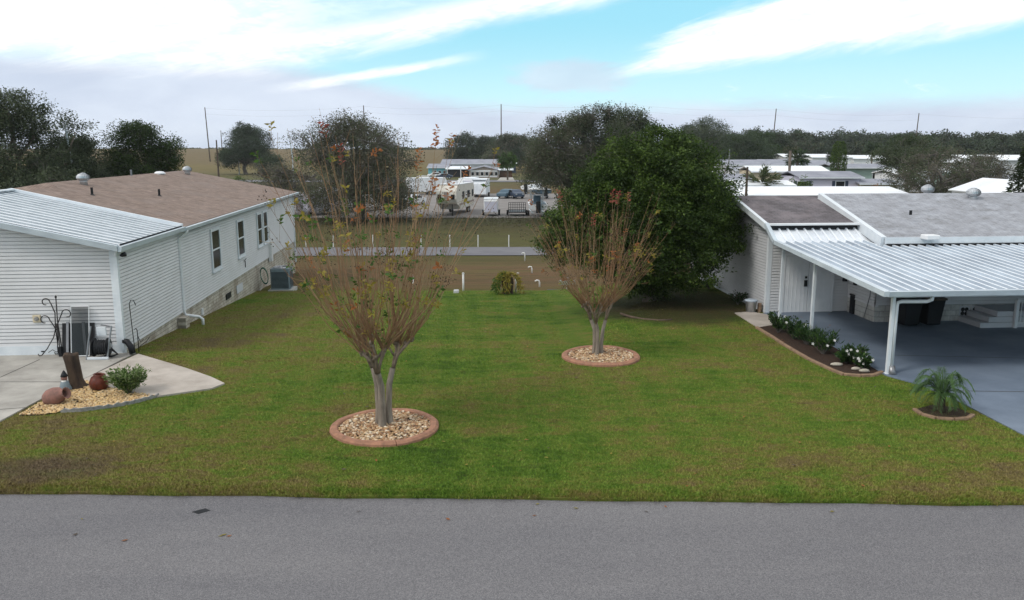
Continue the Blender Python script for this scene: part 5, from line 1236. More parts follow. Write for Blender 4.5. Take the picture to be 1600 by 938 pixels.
far_home(1402, 1460, 130, 272, 'white walled home whose pale roof shows low through the thin oak', roof='roof_white_far', depth=8, wh=2.8, rise=1.0, wins=((.3, 1, 1, 2), (.7, 1, 1, 2)))
far_home(1470, 1522, 140, 268, 'pale green home behind the sparse low branched oak', wall='green_wall', roof='roof_white_far', depth=8, wh=2.8, rise=1.0, wins=((.3, 1, 1, 2), (.7, 1, 1, 2)))
far_home(1225, 1268, 262, 245, 'tiny white roof in the farthest row left of the cypress', roof='roof_white_far', depth=12, wh=3, rise=1.4)
far_home(1505, 1560, 250, 247, 'small white roof in the far row left of the spruce', roof='roof_white_far', depth=12, wh=3, rise=1.4)
# --- middle distance: turquoise house and its neighbours
dY = 232
far_home(669, 700, dY + 9, 262, 'turquoise walled long house with three small windows and pale roof', wall='turq', roof='roof_grey_far', depth=12, wh=4.2, rise=1.6, wins=((.35, .9, 1.8, 3.3), (.58, .9, 1.8, 3.3), (.82, .9, 1.8, 3.3)), name='house', cat='house')
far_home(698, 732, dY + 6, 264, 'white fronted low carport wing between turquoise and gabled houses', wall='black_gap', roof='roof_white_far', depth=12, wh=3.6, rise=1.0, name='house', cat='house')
t, hw, wh, _ = far_home(733, 779, dY, 268, 'gabled tan brick house with a row of front windows far across the yard', wall='tanbrick', roof='roof_grey_far', depth=14, wh=3.0, rise=1.6, wins=tuple((.12 + .16 * i, .95, 1.4, 2.5) for i in range(6)), name='house', gable_front=True, cat='house')
w = MB(); w.box(-hw * .9, hw * .9, -.05, -.003, wh - .45, wh - .05); w.box(-hw * .9, hw * .9, -.05, -.003, .25, .5); w.build('trim_band', 'white', t)
far_home(690, 780, dY + 22, 256, 'big pale grey roofed house behind the gabled brick house', wall='siding_grey', roof='roof_grey_far', depth=16, wh=4.4, rise=2.0, name='house', cat='house')
far_home(781, 800, dY + 2, 268, 'open brown carport right of the gabled brick house', wall='carport_shade', roof='roof_white_far', depth=10, wh=3.0, rise=.6, name='carport', cat='carport')
far_home(783, 806, dY + 45, 256, 'dark windowed white roofed house right behind the brown carport', wall='boat_blue', roof='roof_white_far', depth=10, wh=4.4, rise=1.0, name='house', cat='house')
for px, r_, lb in ((720, .12, 'left white column of the far carport'), (699, .12, 'outer white column at the turquoise house carport')):
    g = gp(px, 278); w = MB(); w.tube([(0, 0, 0), (0, 0, 3.2)], r_, 6); tag(w.build('carport_column', 'white', None, loc=(AT(px, 270, dY - 2)[0], dY - 2, -2.5)), lb, 'column')
w = MB(); x0, x1 = AT(655, 270, dY)[0], AT(668, 270, dY)[0]; w.prism([(x0, dY - 22), (x1, dY - 22), (x1, dY + 18), (x0 - 2, dY + 18)], -2.6, -2.38); x0, x1 = AT(779, 270, dY)[0], AT(804, 270, dY)[0]; w.prism([(x0, dY - 22), (x1, dY - 22), (x1 - .5, dY + 1), (x0 + .5, dY + 1)], -2.6, -2.38)
structure(w.build('far_driveway', 'concrete'))

# ================================================================== vehicles in the storage yard
def wheels(t, xs_, y0, y1, r=.36, wd=.24, z=None):
    for x in xs_:
        for y in (y0, y1):
            w = MB(); w.lathe([(r * .55, -wd / 2), (r, -wd / 2), (r, wd / 2), (r * .55, wd / 2)], (x, y, r), 18, Matrix.Rotation(R(90), 3, 'X')); ty = w.build('wheel', 'tyre', t)
            w = MB(); w.lathe([(r * .56, -wd / 2 - .01), (r * .3, -wd / 2 - .02), (.02, -wd / 2 - .02)], (x, y, r), 12, Matrix.Rotation(R(90), 3, 'X')); w.lathe([(r * .56, wd / 2 + .01), (.02, wd / 2 + .02)], (x, y, r), 12, Matrix.Rotation(R(90), 3, 'X')); w.build('rim', 'galv', ty)
def yd(px, py, name, label, cat, rz=0):
    g = gp(px, py); return thing(name, label, cat, (g[0], g[1], g[2] + .04), rz)
# big fifth-wheel caravan, nose towards the camera: local x = length, nose at -x, rotated to face the camera
t = yd(703, 337, 'caravan', 'tall beige and white caravan with its swept nose towards the camera', 'caravan', R(81))
prof = [(-.2, 1.15), (-1.6, 1.55), (-1.95, 2.1), (-1.75, 3.1), (-1.1, 3.75), (-.3, 3.9), (8.6, 3.75), (9.0, 3.2), (9.0, .75), (.2, .75)]
w = MB(); n = len(prof); w.v = [(x, -1.3, z) for x, z in prof] + [(x, 1.3, z) for x, z in prof]; w.f = [tuple(range(n)), tuple(range(2 * n - 1, n - 1, -1))] + [((i + 1) % n, i, n + i, n + (i + 1) % n) for i in range(n)]; w.mi = [0] * len(w.f)
w.build('body', 'beige_rv', t, bevel=.06)
w = MB(); w.slab([(-1.0, -1.32, 3.93), (8.7, -1.32, 3.8), (8.7, 1.32, 3.8), (-1.0, 1.32, 3.93)], .1); w.box(2, 3, -.4, .4, 3.86, 4.15); w.box(6, 6.8, -.4, .4, 3.8, 4.1); w.build('roof', 'white', t)
for y in (-.85, .85):
    w = MB(); w.box(-1.99, -1.8, y - .22, y + .22, 2.1, 2.7); w.build('window', 'glass', t)
for x, l in ((1.5, 1.1), (4.5, 1.4), (7.4, .9)):
    for s in (-1, 1): w = MB(); w.box(x, x + l, s * 1.33 - .015, s * 1.33 + .015, 2.0, 2.9); w.build('window', 'glass', t)
w = MB(); w.box(3.2, 3.9, -1.34, -1.31, .95, 2.9); w.build('door', 'white', t)
w = MB(); w.box(-.3, 8.8, -1.32, -1.305, 1.25, 1.5); w.box(-.3, 8.8, 1.305, 1.32, 1.25, 1.5); w.build('stripe', 'tanbrick', t)
w = MB(); w.slab([(-1.98, -.3, 3.0), (-1.98, .3, 3.0), (-2.0, .2, 2.2), (-2.0, -.2, 2.2)], .03); w.build('nose_emblem', 'tanbrick', t)
wheels(t, (5.2, 6.2), -1.15, 1.15)
w = MB(); w.tube([(-1.2, -.6, 1.6), (-1.2, -.6, .05)], .06, 6); w.tube([(-1.2, .6, 1.6), (-1.2, .6, .05)], .06, 6); w.build('landing_leg', 'dark', t)
def box_trailer(px, py, L, wd, h, label, rz, mat='white', round_=.25, door=True, name='trailer'):
    t = yd(px, py, name, label, 'trailer', rz)
    prof = [(0, .5), (0, h - round_), (round_, h), (L - round_, h), (L, h - round_ * 1.6), (L, .5)]; n = len(prof)
    w = MB(); w.v = [(x, -wd / 2, z) for x, z in prof] + [(x, wd / 2, z) for x, z in prof]; w.f = [tuple(range(n)), tuple(range(2 * n - 1, n - 1, -1))] + [((i + 1) % n, i, n + i, n + (i + 1) % n) for i in range(n)]; w.mi = [0] * len(w.f)
    w.build('body', mat, t, bevel=.05)
    w = MB(); w.slab([(.1, -wd / 2 - .02, h + .03), (L - .2, -wd / 2 - .02, h + .03), (L - .2, wd / 2 + .02, h + .03), (.1, wd / 2 + .02, h + .03)], .05); w.build('roof', 'roof_white_far', t)
    if door: w = MB(); w.box(-.03, -.003, -wd / 2 + .12, wd / 2 - .12, .6, h - .35); w.build('door', 'lavender', t); 
    wheels(t, (L * .55,), -wd / 2 - .12, wd / 2 + .12, .33)
    w = MB(); w.box(L * .55 - .5, L * .55 + .5, -wd / 2 - .28, -wd / 2 + .02, .62, .7); w.box(L * .55 - .5, L * .55 + .5, wd / 2 - .02, wd / 2 + .28, .62, .7); w.build('mudguard', 'dark', t)
    w = MB(); w.tube([(L, -.4, .5), (L + 1.1, 0, .48)], .05, 6); w.tube([(L, .4, .5), (L + 1.1, 0, .48)], .05, 6); w.build('drawbar', 'dark', t)
    return t
box_trailer(727, 308, 7, 2.4, 3.1, 'white box trailer parked directly behind the tall caravan', R(82), 'white')
box_trailer(748, 309, 6, 2.5, 3.0, 'rounded pale trailer right of the white box trailer', R(85), 'pan', .7, False)
t = box_trailer(767, 339, 3.6, 1.75, 2.15, 'small white cargo trailer with its rear door towards the berm', R(90), 'white', .2)
# open utility trailer with a mesh tailgate
t = yd(808, 339, 'utility_trailer', 'low black open trailer with an upright mesh tailgate', 'trailer', R(90))
w = MB(); w.box(0, 3.6, -1.05, 1.05, .45, .58); w.build('bed', 'black_metal', t)
w = MB()
for i in range(9): y = -1.05 + i * .2625; w.box(-.05, .0, y - .03, y + .03, .5, 1.75)
for z in (.55, .85, 1.15, 1.45, 1.72): w.box(-.052, .002, -1.08, 1.08, z - .025, z + .025)
w.build('tailgate', 'black_metal', t)
w = MB()
for s in (-1.05, 1.05):
    w.box(0, 3.6, s - .03, s + .03, .9, .97)
    for i in range(5): w.box(i * .9 - .03, i * .9 + .03, s - .03, s + .03, .58, .9)
w.build('side_rail', 'black_metal', t); wheels(t, (2.0,), -1.2, 1.2, .34)
# boats
def boat(px, py, label, rz, hull, cover, L=6.2, top=True, s=1.0):
    t = yd(px, py, 'boat', label, 'boat', rz); mb = MB(); st = []
    for i in range(9):
        f = i / 8; x = L * f; bw = 1.15 * s * (1 - .9 * max(0, (f - .45) / .55) ** 2); zt = 1.5 + .35 * f; kb = .7 + .35 * max(0, f - .6)
        n = len(mb.v); mb.v += [(x, -bw, zt), (x, -bw * .9, zt - .45), (x, 0, kb), (x, bw * .9, zt - .45), (x, bw, zt), (x, 0, zt + .05)]; st.append(n)
    for a, b_ in zip(st, st[1:]):
        for k in range(6): mb.f.append((a + k, b_ + k, b_ + (k + 1) % 6, a + (k + 1) % 6)); mb.mi.append(0)
    mb.f.append(tuple(st[0] + k for k in range(6))); mb.f.append(tuple(st[-1] + 5 - k for k in range(6))); mb.mi += [0, 0]
    mb.build('hull', hull, t)
    w = MB(); n = 0; w.slab([(.2, -1.0 * s, 1.62), (L * .75, -.7 * s, 1.85), (L * .75, .7 * s, 1.85), (.2, 1.0 * s, 1.62)], .08); w.build('deck', cover, t)
    if top:
        w = MB(); w.slab([(1.4, -1.0, 3.35), (3.6, -1.0, 3.4), (3.6, 1.0, 3.4), (1.4, 1.0, 3.35)], .12); tp = w.build('canopy', 'white', t, bevel=.05)
        w = MB()
        for x in (1.6, 3.4):
            for y in (-.85, .85): w.tube([(x, y * .8, 1.6), (x, y, 3.3)], .04, 6)
        w.build('canopy_frame', 'galv', t)
        w = MB(); w.box(2.2, 3.0, -.45, .45, 1.6, 2.5); w.build('console', 'bluegrey', t, bevel=.08)
    w = MB(); w.prism([(-.35, -.25), (.0, -.3), (.0, .3), (-.35, .25)], .5, 1.95); w.build('outboard_motor', 'dark', t, bevel=.06)
    w = MB(); w.box(0, L + .8, -.8, -.7, .42, .52); w.box(0, L + .8, .7, .8, .42, .52); w.box(.5, .6, -.8, .8, .42, .52); w.box(3, 3.1, -.8, .8, .42, .52); w.build('boat_trailer', 'galv', t); wheels(t, (2.0,), -1.1, 1.1, .34)
    return t
boat(841, 340, 'white topped boat on a trailer with its stern towards the berm', R(92), 'white', 'bluegrey')
boat(822, 305, 'white boat behind the white topped boat, half under the oak branches', R(60), 'white', 'white', 6, False)
boat(852, 312, 'blue grey boat at the right behind the white topped boat', R(110), 'bluegrey', 'white', 6, False)
# cars
def car(px, py, label, rz, paint, L=4.6, name='parked_car', sc=1.0, pickup=False):
    t = yd(px, py, name, label, 'car', rz); prof = [(0, .35), (0, .8), (.25, .95), (1.0, 1.0), (1.55, 1.45), (3.0, 1.48), (3.9, 1.02), (4.55, .92), (4.6, .35)]
    if pickup: prof = [(0, .5), (0, 1.15), (1.8, 1.15), (1.85, 1.75), (3.2, 1.78), (3.75, 1.2), (5.2, 1.1), (5.25, .5)]
    n = len(prof); hw = .9; w = MB()
    w.v = [(x, -hw * (.82 if z > 1.3 else 1), z) for x, z in prof] + [(x, hw * (.82 if z > 1.3 else 1), z) for x, z in prof]; w.f = [tuple(range(n)), tuple(range(2 * n - 1, n - 1, -1))] + [((i + 1) % n, i, n + i, n + (i + 1) % n) for i in range(n)]; w.mi = [0] * len(w.f)
    w.build('body', paint, t, bevel=.07)
    w = MB(); x0, x1 = (1.9, 3.2) if pickup else (1.45, 3.2); zt = 1.68 if pickup else 1.4
    for s in (-1, 1): w.slab([(x0, s * .92, 1.02 if not pickup else 1.2), (x1 + .3, s * .92, 1.02 if not pickup else 1.2), (x1 - .1, s * .78, zt), (x0 + .2, s * .78, zt)], .02)
    w.build('window', 'glass', t); wheels(t, (.9, L - .9), -.82, .82, .33, .22)
    for s in (-.6, .6): w = MB(); w.box(L - .06, L + .02, s - .15, s + .15, .7, .85); w.build('headlight', 'galv', t)
    return t
car(668, 278, 'white car on the far drive beside the turquoise house', R(8), 'white', 4.6)
car(681, 280, 'dark car in front of the white car at the turquoise house', R(4), 'boat_blue', 4.6)
car(783, 311, 'small blue grey car low in the storage yard left of the boats', R(66), 'bluegrey')
car(796, 309, 'second dark blue grey car beside the white boat', R(-68), 'boat_blue')
car(630, 322, 'white car seen through the crape myrtle shoots in the yard', R(60), 'white')
car(601, 322, 'pale grey pickup seen through the crape shoots left of the white car', R(75), 'galv', 5.2, 'pickup_truck', pickup=True)
box_trailer(498, 333, 7, 2.5, 3.2, 'long white caravan just right of the left house corner', R(25), 'white', .3, False, 'caravan')
box_trailer(473, 338, 5, 2.3, 2.9, 'grey trailer touching the left house corner', R(60), 'lavender', .3, True)
box_trailer(563, 330, 6, 2.4, 2.8, 'pale trailer in the yard behind the crape shoots and oak trunk', R(40), 'beige_rv', .3, True)
box_trailer(637, 305, 7, 2.5, 3.0, 'white trailer behind the white car at the back of the yard', R(20), 'white', .3, False)

# yard fence: low rusty posts on the berm
for i, px in enumerate((752, 788)):
    pass

# ================================================================== poles and lamps
def pole(px, py_top, Yd, label, r=.16, mat='timber', arms=False, dx=0, grp='tall power poles on the skyline'):
    g = AT(px, py_top, Yd); zb = T(g[0], Yd); t = thing('utility_pole', label, 'power pole', (g[0], Yd, zb - .3), 0, grp)
    w = MB(); w.tube([(dx, 0, 0), (0, 0, g[2] - zb + .3)], [r * 1.25, r * .8], 8); w.build('pole', mat, t)
    if arms:
        w = MB(); w.tube([(-1.1, 0, g[2] - zb - .5), (1.1, 0, g[2] - zb - .5)], .07, 6); w.build('crossarm', mat, t)
    return (g[0], Yd, g[2])
tops = []
for px, py, lb, dx in ((320, 168, 'tall bare power pole on the skyline above the left house roof', .9), (568, 165, 'tall power pole rising out of the crown of the pale oak', 0), (783, 163, 'tall power pole above the gabled brick house', 0),
                   (978, 161, 'tall power pole just above the big evergreen crown', 0), (1213, 170, 'tall leaning power pole above the far grey roofs', -1.2), (1436, 177, 'tall power pole behind the thin oak on the right', -.8)):
    tops.append(pole(px, py, 420, lb, .27, 'timber', dx=dx))
pole(345, 204, 600, 'distant thin pole just right of the tall left skyline pole', .3, grp=None)
pole(338, 219, 200, 'short brown wooden pole between the left house roof and field', .2, grp=None)
pole(371, 222, 260, 'thin grey pole in front of the lone oak on the field', .14, 'grey_metal', grp=None)
pole(1168, 261, 83, 'brown wooden pole rising behind the right house ridge', .13, grp=None)
pole(1140, 233, 190, 'short thin pole at the right edge of the evergreen crown', .13, 'grey_metal', grp=None)
pole(1293, 238, 180, 'thin grey pole left of the cypress', .1, 'grey_metal', grp=None)
def wire(a, b_, sag, lb, r=.018):
    w = MB(); pts = [Vector(a) + (Vector(b_) - Vector(a)) * i / 14 - Vector((0, 0, sag * 4 * (i / 14) * (1 - i / 14))) for i in range(15)]; w.tube(pts, r, 4, False); tag(w.build('power_line', 'grey_metal'), lb, 'power line', 'power lines between the skyline poles')
nm = ['from the left roof pole to the pale oak pole', 'from the pale oak pole to the brick house pole', 'from the brick house pole to the evergreen pole', 'from the evergreen pole to the leaning pole', 'from the leaning pole to the thin oak pole']
for (a, b_), s in zip(zip(tops, tops[1:]), nm):
    for dz, u in ((-.4, 'upper'), (-3.2, 'lower')): wire((a[0], a[1], a[2] + dz), (b_[0], b_[1], b_[2] + dz), 1.6, f'{u} power line {s}')
a = tops[-1]
wire((a[0], a[1], a[2] - .4), (a[0] + 90, a[1], a[2] - 1.5), 1.6, 'upper power line running off the right edge of the sky')
def lamp(px, py, Yd, label, rz=0):
    g = AT(px, py, Yd); zb = T(g[0], Yd); hh = g[2] - zb; t = thing('street_lamp', label, 'street lamp', (g[0], Yd, zb), rz)
    w = MB(); w.tube([(0, 0, -.3), (0, 0, hh * .6), (-.3, 0, hh * .88), (-.75, 0, hh + .0)], [.13, .1, .08, .06], 8); w.tube([(-.3, 0, hh * .8), (-1.2, 0, hh * .84), (-2.1, 0, hh * .84)], .06, 6); w.build('post', 'galv', t)
    w = MB(); w.box(-2.8, -2.0, -.18, .18, hh * .84 - .08, hh * .84 + .08); w.build('lamp_head', 'galv', t, bevel=.05)
lamp(455, 207, 150, 'grey street lamp with a side arm left of the pale oak')
lamp(104, 172, 78, 'grey street lamp head showing above the big left trees')

# ================================================================== trees, near to far
def loc_at(px, Yd): x = AT(px, 300, Yd)[0]; return (x, Yd, gz(x, Yd))
def sl_lobes(R_, Ht, n, seed, low=.35, flat=.75, skirt=7):
    r = random.Random(seed); L = [(0, 0, Ht * .6, R_ * .58, R_ * .58, Ht * .3)]
    for i in range(skirt): a = .9 * i + r.uniform(-.3, .3); d = R_ * r.uniform(.5, .72); L.append((d * math.cos(a), d * math.sin(a), Ht * (low + .08), R_ * .3, R_ * .3, R_ * .22))
    for i in range(n):
        a = 2 * math.pi * i / n + r.uniform(-.4, .4); d = R_ * r.uniform(.42, .68); z = Ht * r.uniform(low, .78); q = R_ * r.uniform(.3, .45)
        L.append((d * math.cos(a), d * math.sin(a), z, q, q, q * flat))
    for i in range(max(2, n // 3)):
        a = r.uniform(0, 6.28); d = R_ * r.uniform(0, .35); q = R_ * r.uniform(.25, .36); L.append((d * math.cos(a), d * math.sin(a), Ht - q * flat, q, q, q * flat))
    return L
random.seed(31)
# pale thin oak behind the nearer crape myrtle
tree('pale_oak', 'pale grey green oak with thin crown behind the nearer crape myrtle', 'tree', loc_at(560, 97), sl_lobes(8.3, 12.3, 18, 3, .12, .7, 9), .5, 3.2, 1900, 34, .42, .2, ['leaf_oak', 'leaf_oak2'], twigs=700, bark='twig', shell=.35, split=.45, twig_r=.035, rough=.16)
tree('oak_thicket', 'low grey leafless thicket beyond the left house far corner', 'thicket', loc_at(442, 105), sl_lobes(6.0, 6.6, 12, 4, .3, .7), .25, 1.2, 500, 26, .45, .2, ['leaf_oak2', 'leaf_oak'], twigs=900, bark='twig', shell=.3, split=.75, twig_r=.03, rough=.2)
tree('grey_oak', 'wide grey green oak left behind the big evergreen', 'tree', loc_at(905, 98), sl_lobes(8.0, 12.3, 17, 8, .42, .7, 0), .5, 3.2, 2500, 34, .42, .2, ['leaf_oak', 'leaf_oak2'], twigs=600, bark='twig', shell=.35, split=.6, twig_r=.035, rough=.14)
tree('tall_oak', 'taller oak whose thin top shows above the big evergreen', 'tree', loc_at(982, 105), sl_lobes(7.8, 13.0, 13, 12, .35, .7), .5, 3.5, 2000, 34, .42, .22, ['leaf_dark', 'leaf_oak'], twigs=300, bark='twig', shell=.4, split=.45, twig_r=.035, rough=.16)
tl = loc_at(922, 96); tree('thin_oak', 'thin topped oak poking up from the grey oak crown', 'tree', tl, [(0, 0, 11.7, 2.3, 2.2, 1.5), (-1.4, 0, 11.0, 1.5, 1.5, 1), (1.9, 0, 12.4, 1.4, 1.3, 1), (-4.4, 0, 11.2, 1.0, 1.0, .8)], .13, 9.5, 200, 24, .3, .18, ['leaf_oak', 'leaf_dark'], twigs=170, bark='twig', shell=.3, twig_r=.03, rough=.2)
# dark evergreens behind the left house
tree('broad_oak', 'broad dark evergreen oak filling the left edge behind the roof', 'tree', loc_at(22, 74), sl_lobes(7.6, 13.2, 16, 21, .25, .75), .6, 3, 3000, 34, .36, .2, ['leaf_dark', 'leaf_oak'], twigs=200, bark='bark', shell=.5, split=.25, rough=.13)
tree('dark_oak', 'dark oak stepping down right of the broad left oak', 'tree', loc_at(128, 80), sl_lobes(5.0, 9.6, 12, 24, .2, .75), .5, 2.5, 1700, 34, .36, .2, ['leaf_dark', 'leaf_oak'], twigs=150, shell=.5, split=.25, rough=.14)
tree('round_oak', 'rounded dark green oak above the middle of the brown roof', 'tree', loc_at(226, 84), sl_lobes(4.7, 10.9, 13, 27, .25, .8), .45, 2.2, 1700, 34, .34, .2, ['leaf_dark', 'leaf_big'], twigs=80, shell=.55, split=.35, rough=.12)
tree('low_bush', 'low green bushy tree right of the rounded dark oak', 'tree', loc_at(300, 92), sl_lobes(3.2, 5.6, 8, 29, .2, .7), .2, 1.2, 700, 30, .3, .2, ['leaf_big', 'leaf_oak'], shell=.5, split=.5)
tree('shade_hedge', 'dense dark low tree mass directly behind the left end of the brown roof', 'tree', loc_at(70, 66), [(0, 0, 2.6, 11, 2.6, 3.2), (-7, 0, 3, 5, 3, 3.2), (8, 0, 2.2, 5, 3, 2.6)], .3, 1.4, 1700, 30, .4, .22, ['leaf_dark', 'leaf_oak'], shell=.5, split=.2)
tree('field_oak', 'lone dark round oak standing on the field above the left roof end', 'tree', loc_at(386, 262), sl_lobes(9.8, 15.5, 13, 33, .3, .8), .6, 3.5, 1300, 34, .6, .4, ['leaf_dark', 'leaf_far'], shell=.5, split=.3)
tree('field_bush', 'small dark bush at the right foot of the field oak', 'tree', loc_at(423, 240), sl_lobes(4.5, 6.5, 6, 34, .3, .8), .3, 1.6, 260, 20, .6, .5, ['leaf_dark', 'leaf_far'], shell=.5, split=.3)
tree('tall_bush', 'bright green rounded bush at the brown roof far corner', 'tree', loc_at(373, 170), sl_lobes(1.8, 2.6, 5, 35, .3, .8), .1, .6, 80, 16, .25, .25, ['leaf_green', 'leaf_big2'], shell=.5, split=.3)
# thin oak in front of the right neighbourhood
tree('scrub_oak', 'thin brown green oak with gaps before the right hand white roofs', 'tree', loc_at(1462, 92), sl_lobes(6.2, 7.4, 15, 41, .3, .62), .3, 1.6, 560, 30, .34, .19, ['leaf_oak', 'leaf_oak2'], twigs=300, bark='twig', shell=.35, split=.5, twig_r=.03, rough=.18)
tree('scrub_oak', 'flat topped olive oak just left behind the thin brown green oak', 'tree', loc_at(1418, 118), sl_lobes(5.0, 8.6, 10, 43, .5, .5), .3, 3, 650, 30, .36, .22, ['leaf_oak', 'leaf_big'], twigs=150, bark='twig', shell=.4, split=.7, rough=.15)
tree('scrub_oak', 'sparse low branched oak right of the thin brown green oak', 'tree', loc_at(1528, 95), sl_lobes(4.4, 6.4, 10, 45, .3, .6), .25, 1.4, 420, 28, .34, .19, ['leaf_oak2', 'leaf_oak'], twigs=450, bark='twig', shell=.35, split=.6, twig_r=.03, rough=.2)
# spruce at the right edge
t = thing('spruce', 'dark pointed spruce cut by the right edge of the photo', 'tree', loc_at(1601, 62), 0)
w = MB(); w.tube([(0, 0, -.2), (0, 0, 7.6)], [.16, .02], 8); w.build('trunk', 'bark', t)
P = []; A = []
for i in range(170):
    z = 1.0 + 6.5 * (i / 170); rr = 1.9 * (1 - i / 176) + .1; a = i * 2.399; 
    for k in range(34):
        f = random.uniform(.15, 1); P.append((math.cos(a) * rr * f + random.gauss(0, .07), math.sin(a) * rr * f + random.gauss(0, .07), z - .3 * f + random.gauss(0, .05))); A.append((math.cos(a), math.sin(a), -.2))
npmesh('crown', leafquads(np.array(P), .26, .3, .35, np.array(A)), 4, ['leaf_dark', 'leaf_big'], (rng.random(len(P)) > .7).astype(int), t)
# cypress and palms
t = thing('cypress', 'narrow upright green cypress among the far roofs', 'tree', loc_at(1307, 150), 0)
w = MB(); w.tube([(0, 0, -.2), (0, 0, 6)], [.2, .05], 8); w.build('trunk', 'bark', t)
n = 3600; zz = rng.random(n) * 7.6 + .3; rr = (.35 + 1.0 * np.sin(np.clip(zz / 8.2, 0, 1) * 3.0) ** .8) * rng.uniform(.6, 1.08, n); aa = rng.random(n) * 6.283
npmesh('crown', leafquads(np.stack([np.cos(aa) * rr, np.sin(aa) * rr, zz], 1), .32, .2, .4, np.stack([np.cos(aa) * .3, np.sin(aa) * .3, np.ones(n)], 1)), 4, ['leaf_big2', 'leaf_big'], (rng.random(n) > .5).astype(int), t)
def palm(name, label, px, Yd, h, r, boots=False, green='leaf_far', n=46):
    t = thing(name, label, 'palm', loc_at(px, Yd), 0); w = MB(); w.tube([(0, 0, -.2), (.05, 0, h * .5), (0, 0, h)], [.26, .2, .22], 8); w.build('trunk', 'bark', t, True)
    P = []; A = []
    for k in range(n):
        a = random.uniform(0, 6.28); el_ = random.uniform(-.7, 1.3); d = Vector((math.cos(a) * math.cos(el_), math.sin(a) * math.cos(el_), math.sin(el_))); p = Vector((0, 0, h))
        for i in range(8):
            p = p + d * r / 8; d = (d + Vector((0, 0, -.07))).normalized()
            for _ in range(9 if i > 3 else 4): P.append(tuple(p + Vector([random.gauss(0, .09 * r) for _ in range(3)]) * (i / 8))); A.append(tuple(d))
    npmesh('crown', leafquads(np.array(P), .5 * r / 1.6, .2, .2, np.array(A)), 4, [green, 'leaf_big'], (rng.random(len(P)) > .6).astype(int), t); return t
palm('fan_palm', 'round headed fan palm right beside the tall bare palm trunk', 1243, 165, 4.6, 2.0)
palm('fan_palm', 'small round headed fan palm left behind the cypress', 1300, 185, 5.0, 1.6)
palm('fan_palm', 'small round fan palm right of the cypress before the green house', 1358, 215, 6.2, 2.0)
palm('tall_palm', 'tall dead topped palm with bare brown trunk before the grey roofs', 1231, 120, 6.5, .9, green='leaf_oak2', n=14)
palm('feather_palm', 'yellow green feathery palm before the cream wall', 1190, 101, 2.6, 2.1, green='leaf_far2', n=30)
palm('far_palm', 'bright green palm in front of the far oaks near the brick house', 793, 215, 4.8, 2.2, green='leaf_green')
tree('garden_shrub', 'rounded green shrub below the lavender home window', 'shrub', loc_at(1250, 103), [(0, 0, 1.6, 1.6, 1.2, 1.5), (-1, 0, 1.2, 1, 1, 1)], .08, .5, 150, 18, .2, .22, ['leaf_big2', 'leaf_big'])
tree('garden_shrub', 'small dark rounded shrub on the far field behind the brick house', 'shrub', loc_at(754, 262), [(0, 0, 2.4, 2.3, 2, 2.4)], .15, .8, 130, 20, .4, .4, ['leaf_dark', 'leaf_big'])
tree('garden_shrub', 'reddish shrub beside the yellow annex under the thin oak', 'shrub', loc_at(1366, 100), [(0, 0, 1.2, 1.1, 1, 1.1)], .06, .4, 60, 16, .2, .2, ['leaf_oak2', 'leaf_orange'], split=.12)
# big trees on the skyline
sky_trees = [(731, 340, 11.5, 15, 'rounded dark oak cluster on the hill above the turquoise house', 'leaf_far', 'leaf_dark'), (762, 330, 9, 13.5, 'second dark oak right of the hill oak cluster', 'leaf_far', 'leaf_dark'),
             (790, 290, 9, 14.0, 'brownish oak around the pole above the brick house', 'leaf_oak2', 'leaf_far'), (812, 320, 10, 14.0, 'oak with gaps between the brick house and the grey oak', 'leaf_far', 'leaf_oak2'),
             (838, 360, 9, 12.5, 'low far oak at the left shoulder of the grey oak', 'leaf_far', 'leaf_oak'), (772, 270, 6, 7.5, 'low olive tree just behind the brick house roof', 'leaf_oak2', 'leaf_oak'),
             (1095, 300, 13, 18.5, 'high domed oak with pale branches right of the evergreen top', 'leaf_far', 'leaf_oak'), (1075, 330, 10, 16.5, 'oak left of the high domed oak behind the evergreen', 'leaf_far', 'leaf_dark'),
             (1160, 270, 10, 12.0, 'dark green tree above the left far grey roofs', 'leaf_big', 'leaf_far'), (1185, 280, 9, 13.0, 'rounded tree right of the dark green tree over the far roofs', 'leaf_far', 'leaf_big'), (1205, 300, 8, 13.0, 'tree behind the leaning skyline pole', 'leaf_far', 'leaf_dark'),
             (1238, 330, 8, 13.5, 'brownish tree right of the leaning skyline pole', 'leaf_oak2', 'leaf_far')]
for i, (px, Yd, r, h, lb, m1, m2) in enumerate(sky_trees):
    tree('far_oak', lb, 'tree', loc_at(px, Yd), sl_lobes(r * .92, h * .93, 12, 60 + i, .25, .75), .45, 2.5, 700, 32, .7, .5, [m1, m2], group='oaks on the skyline', shell=.5, split=.4, rough=.12)
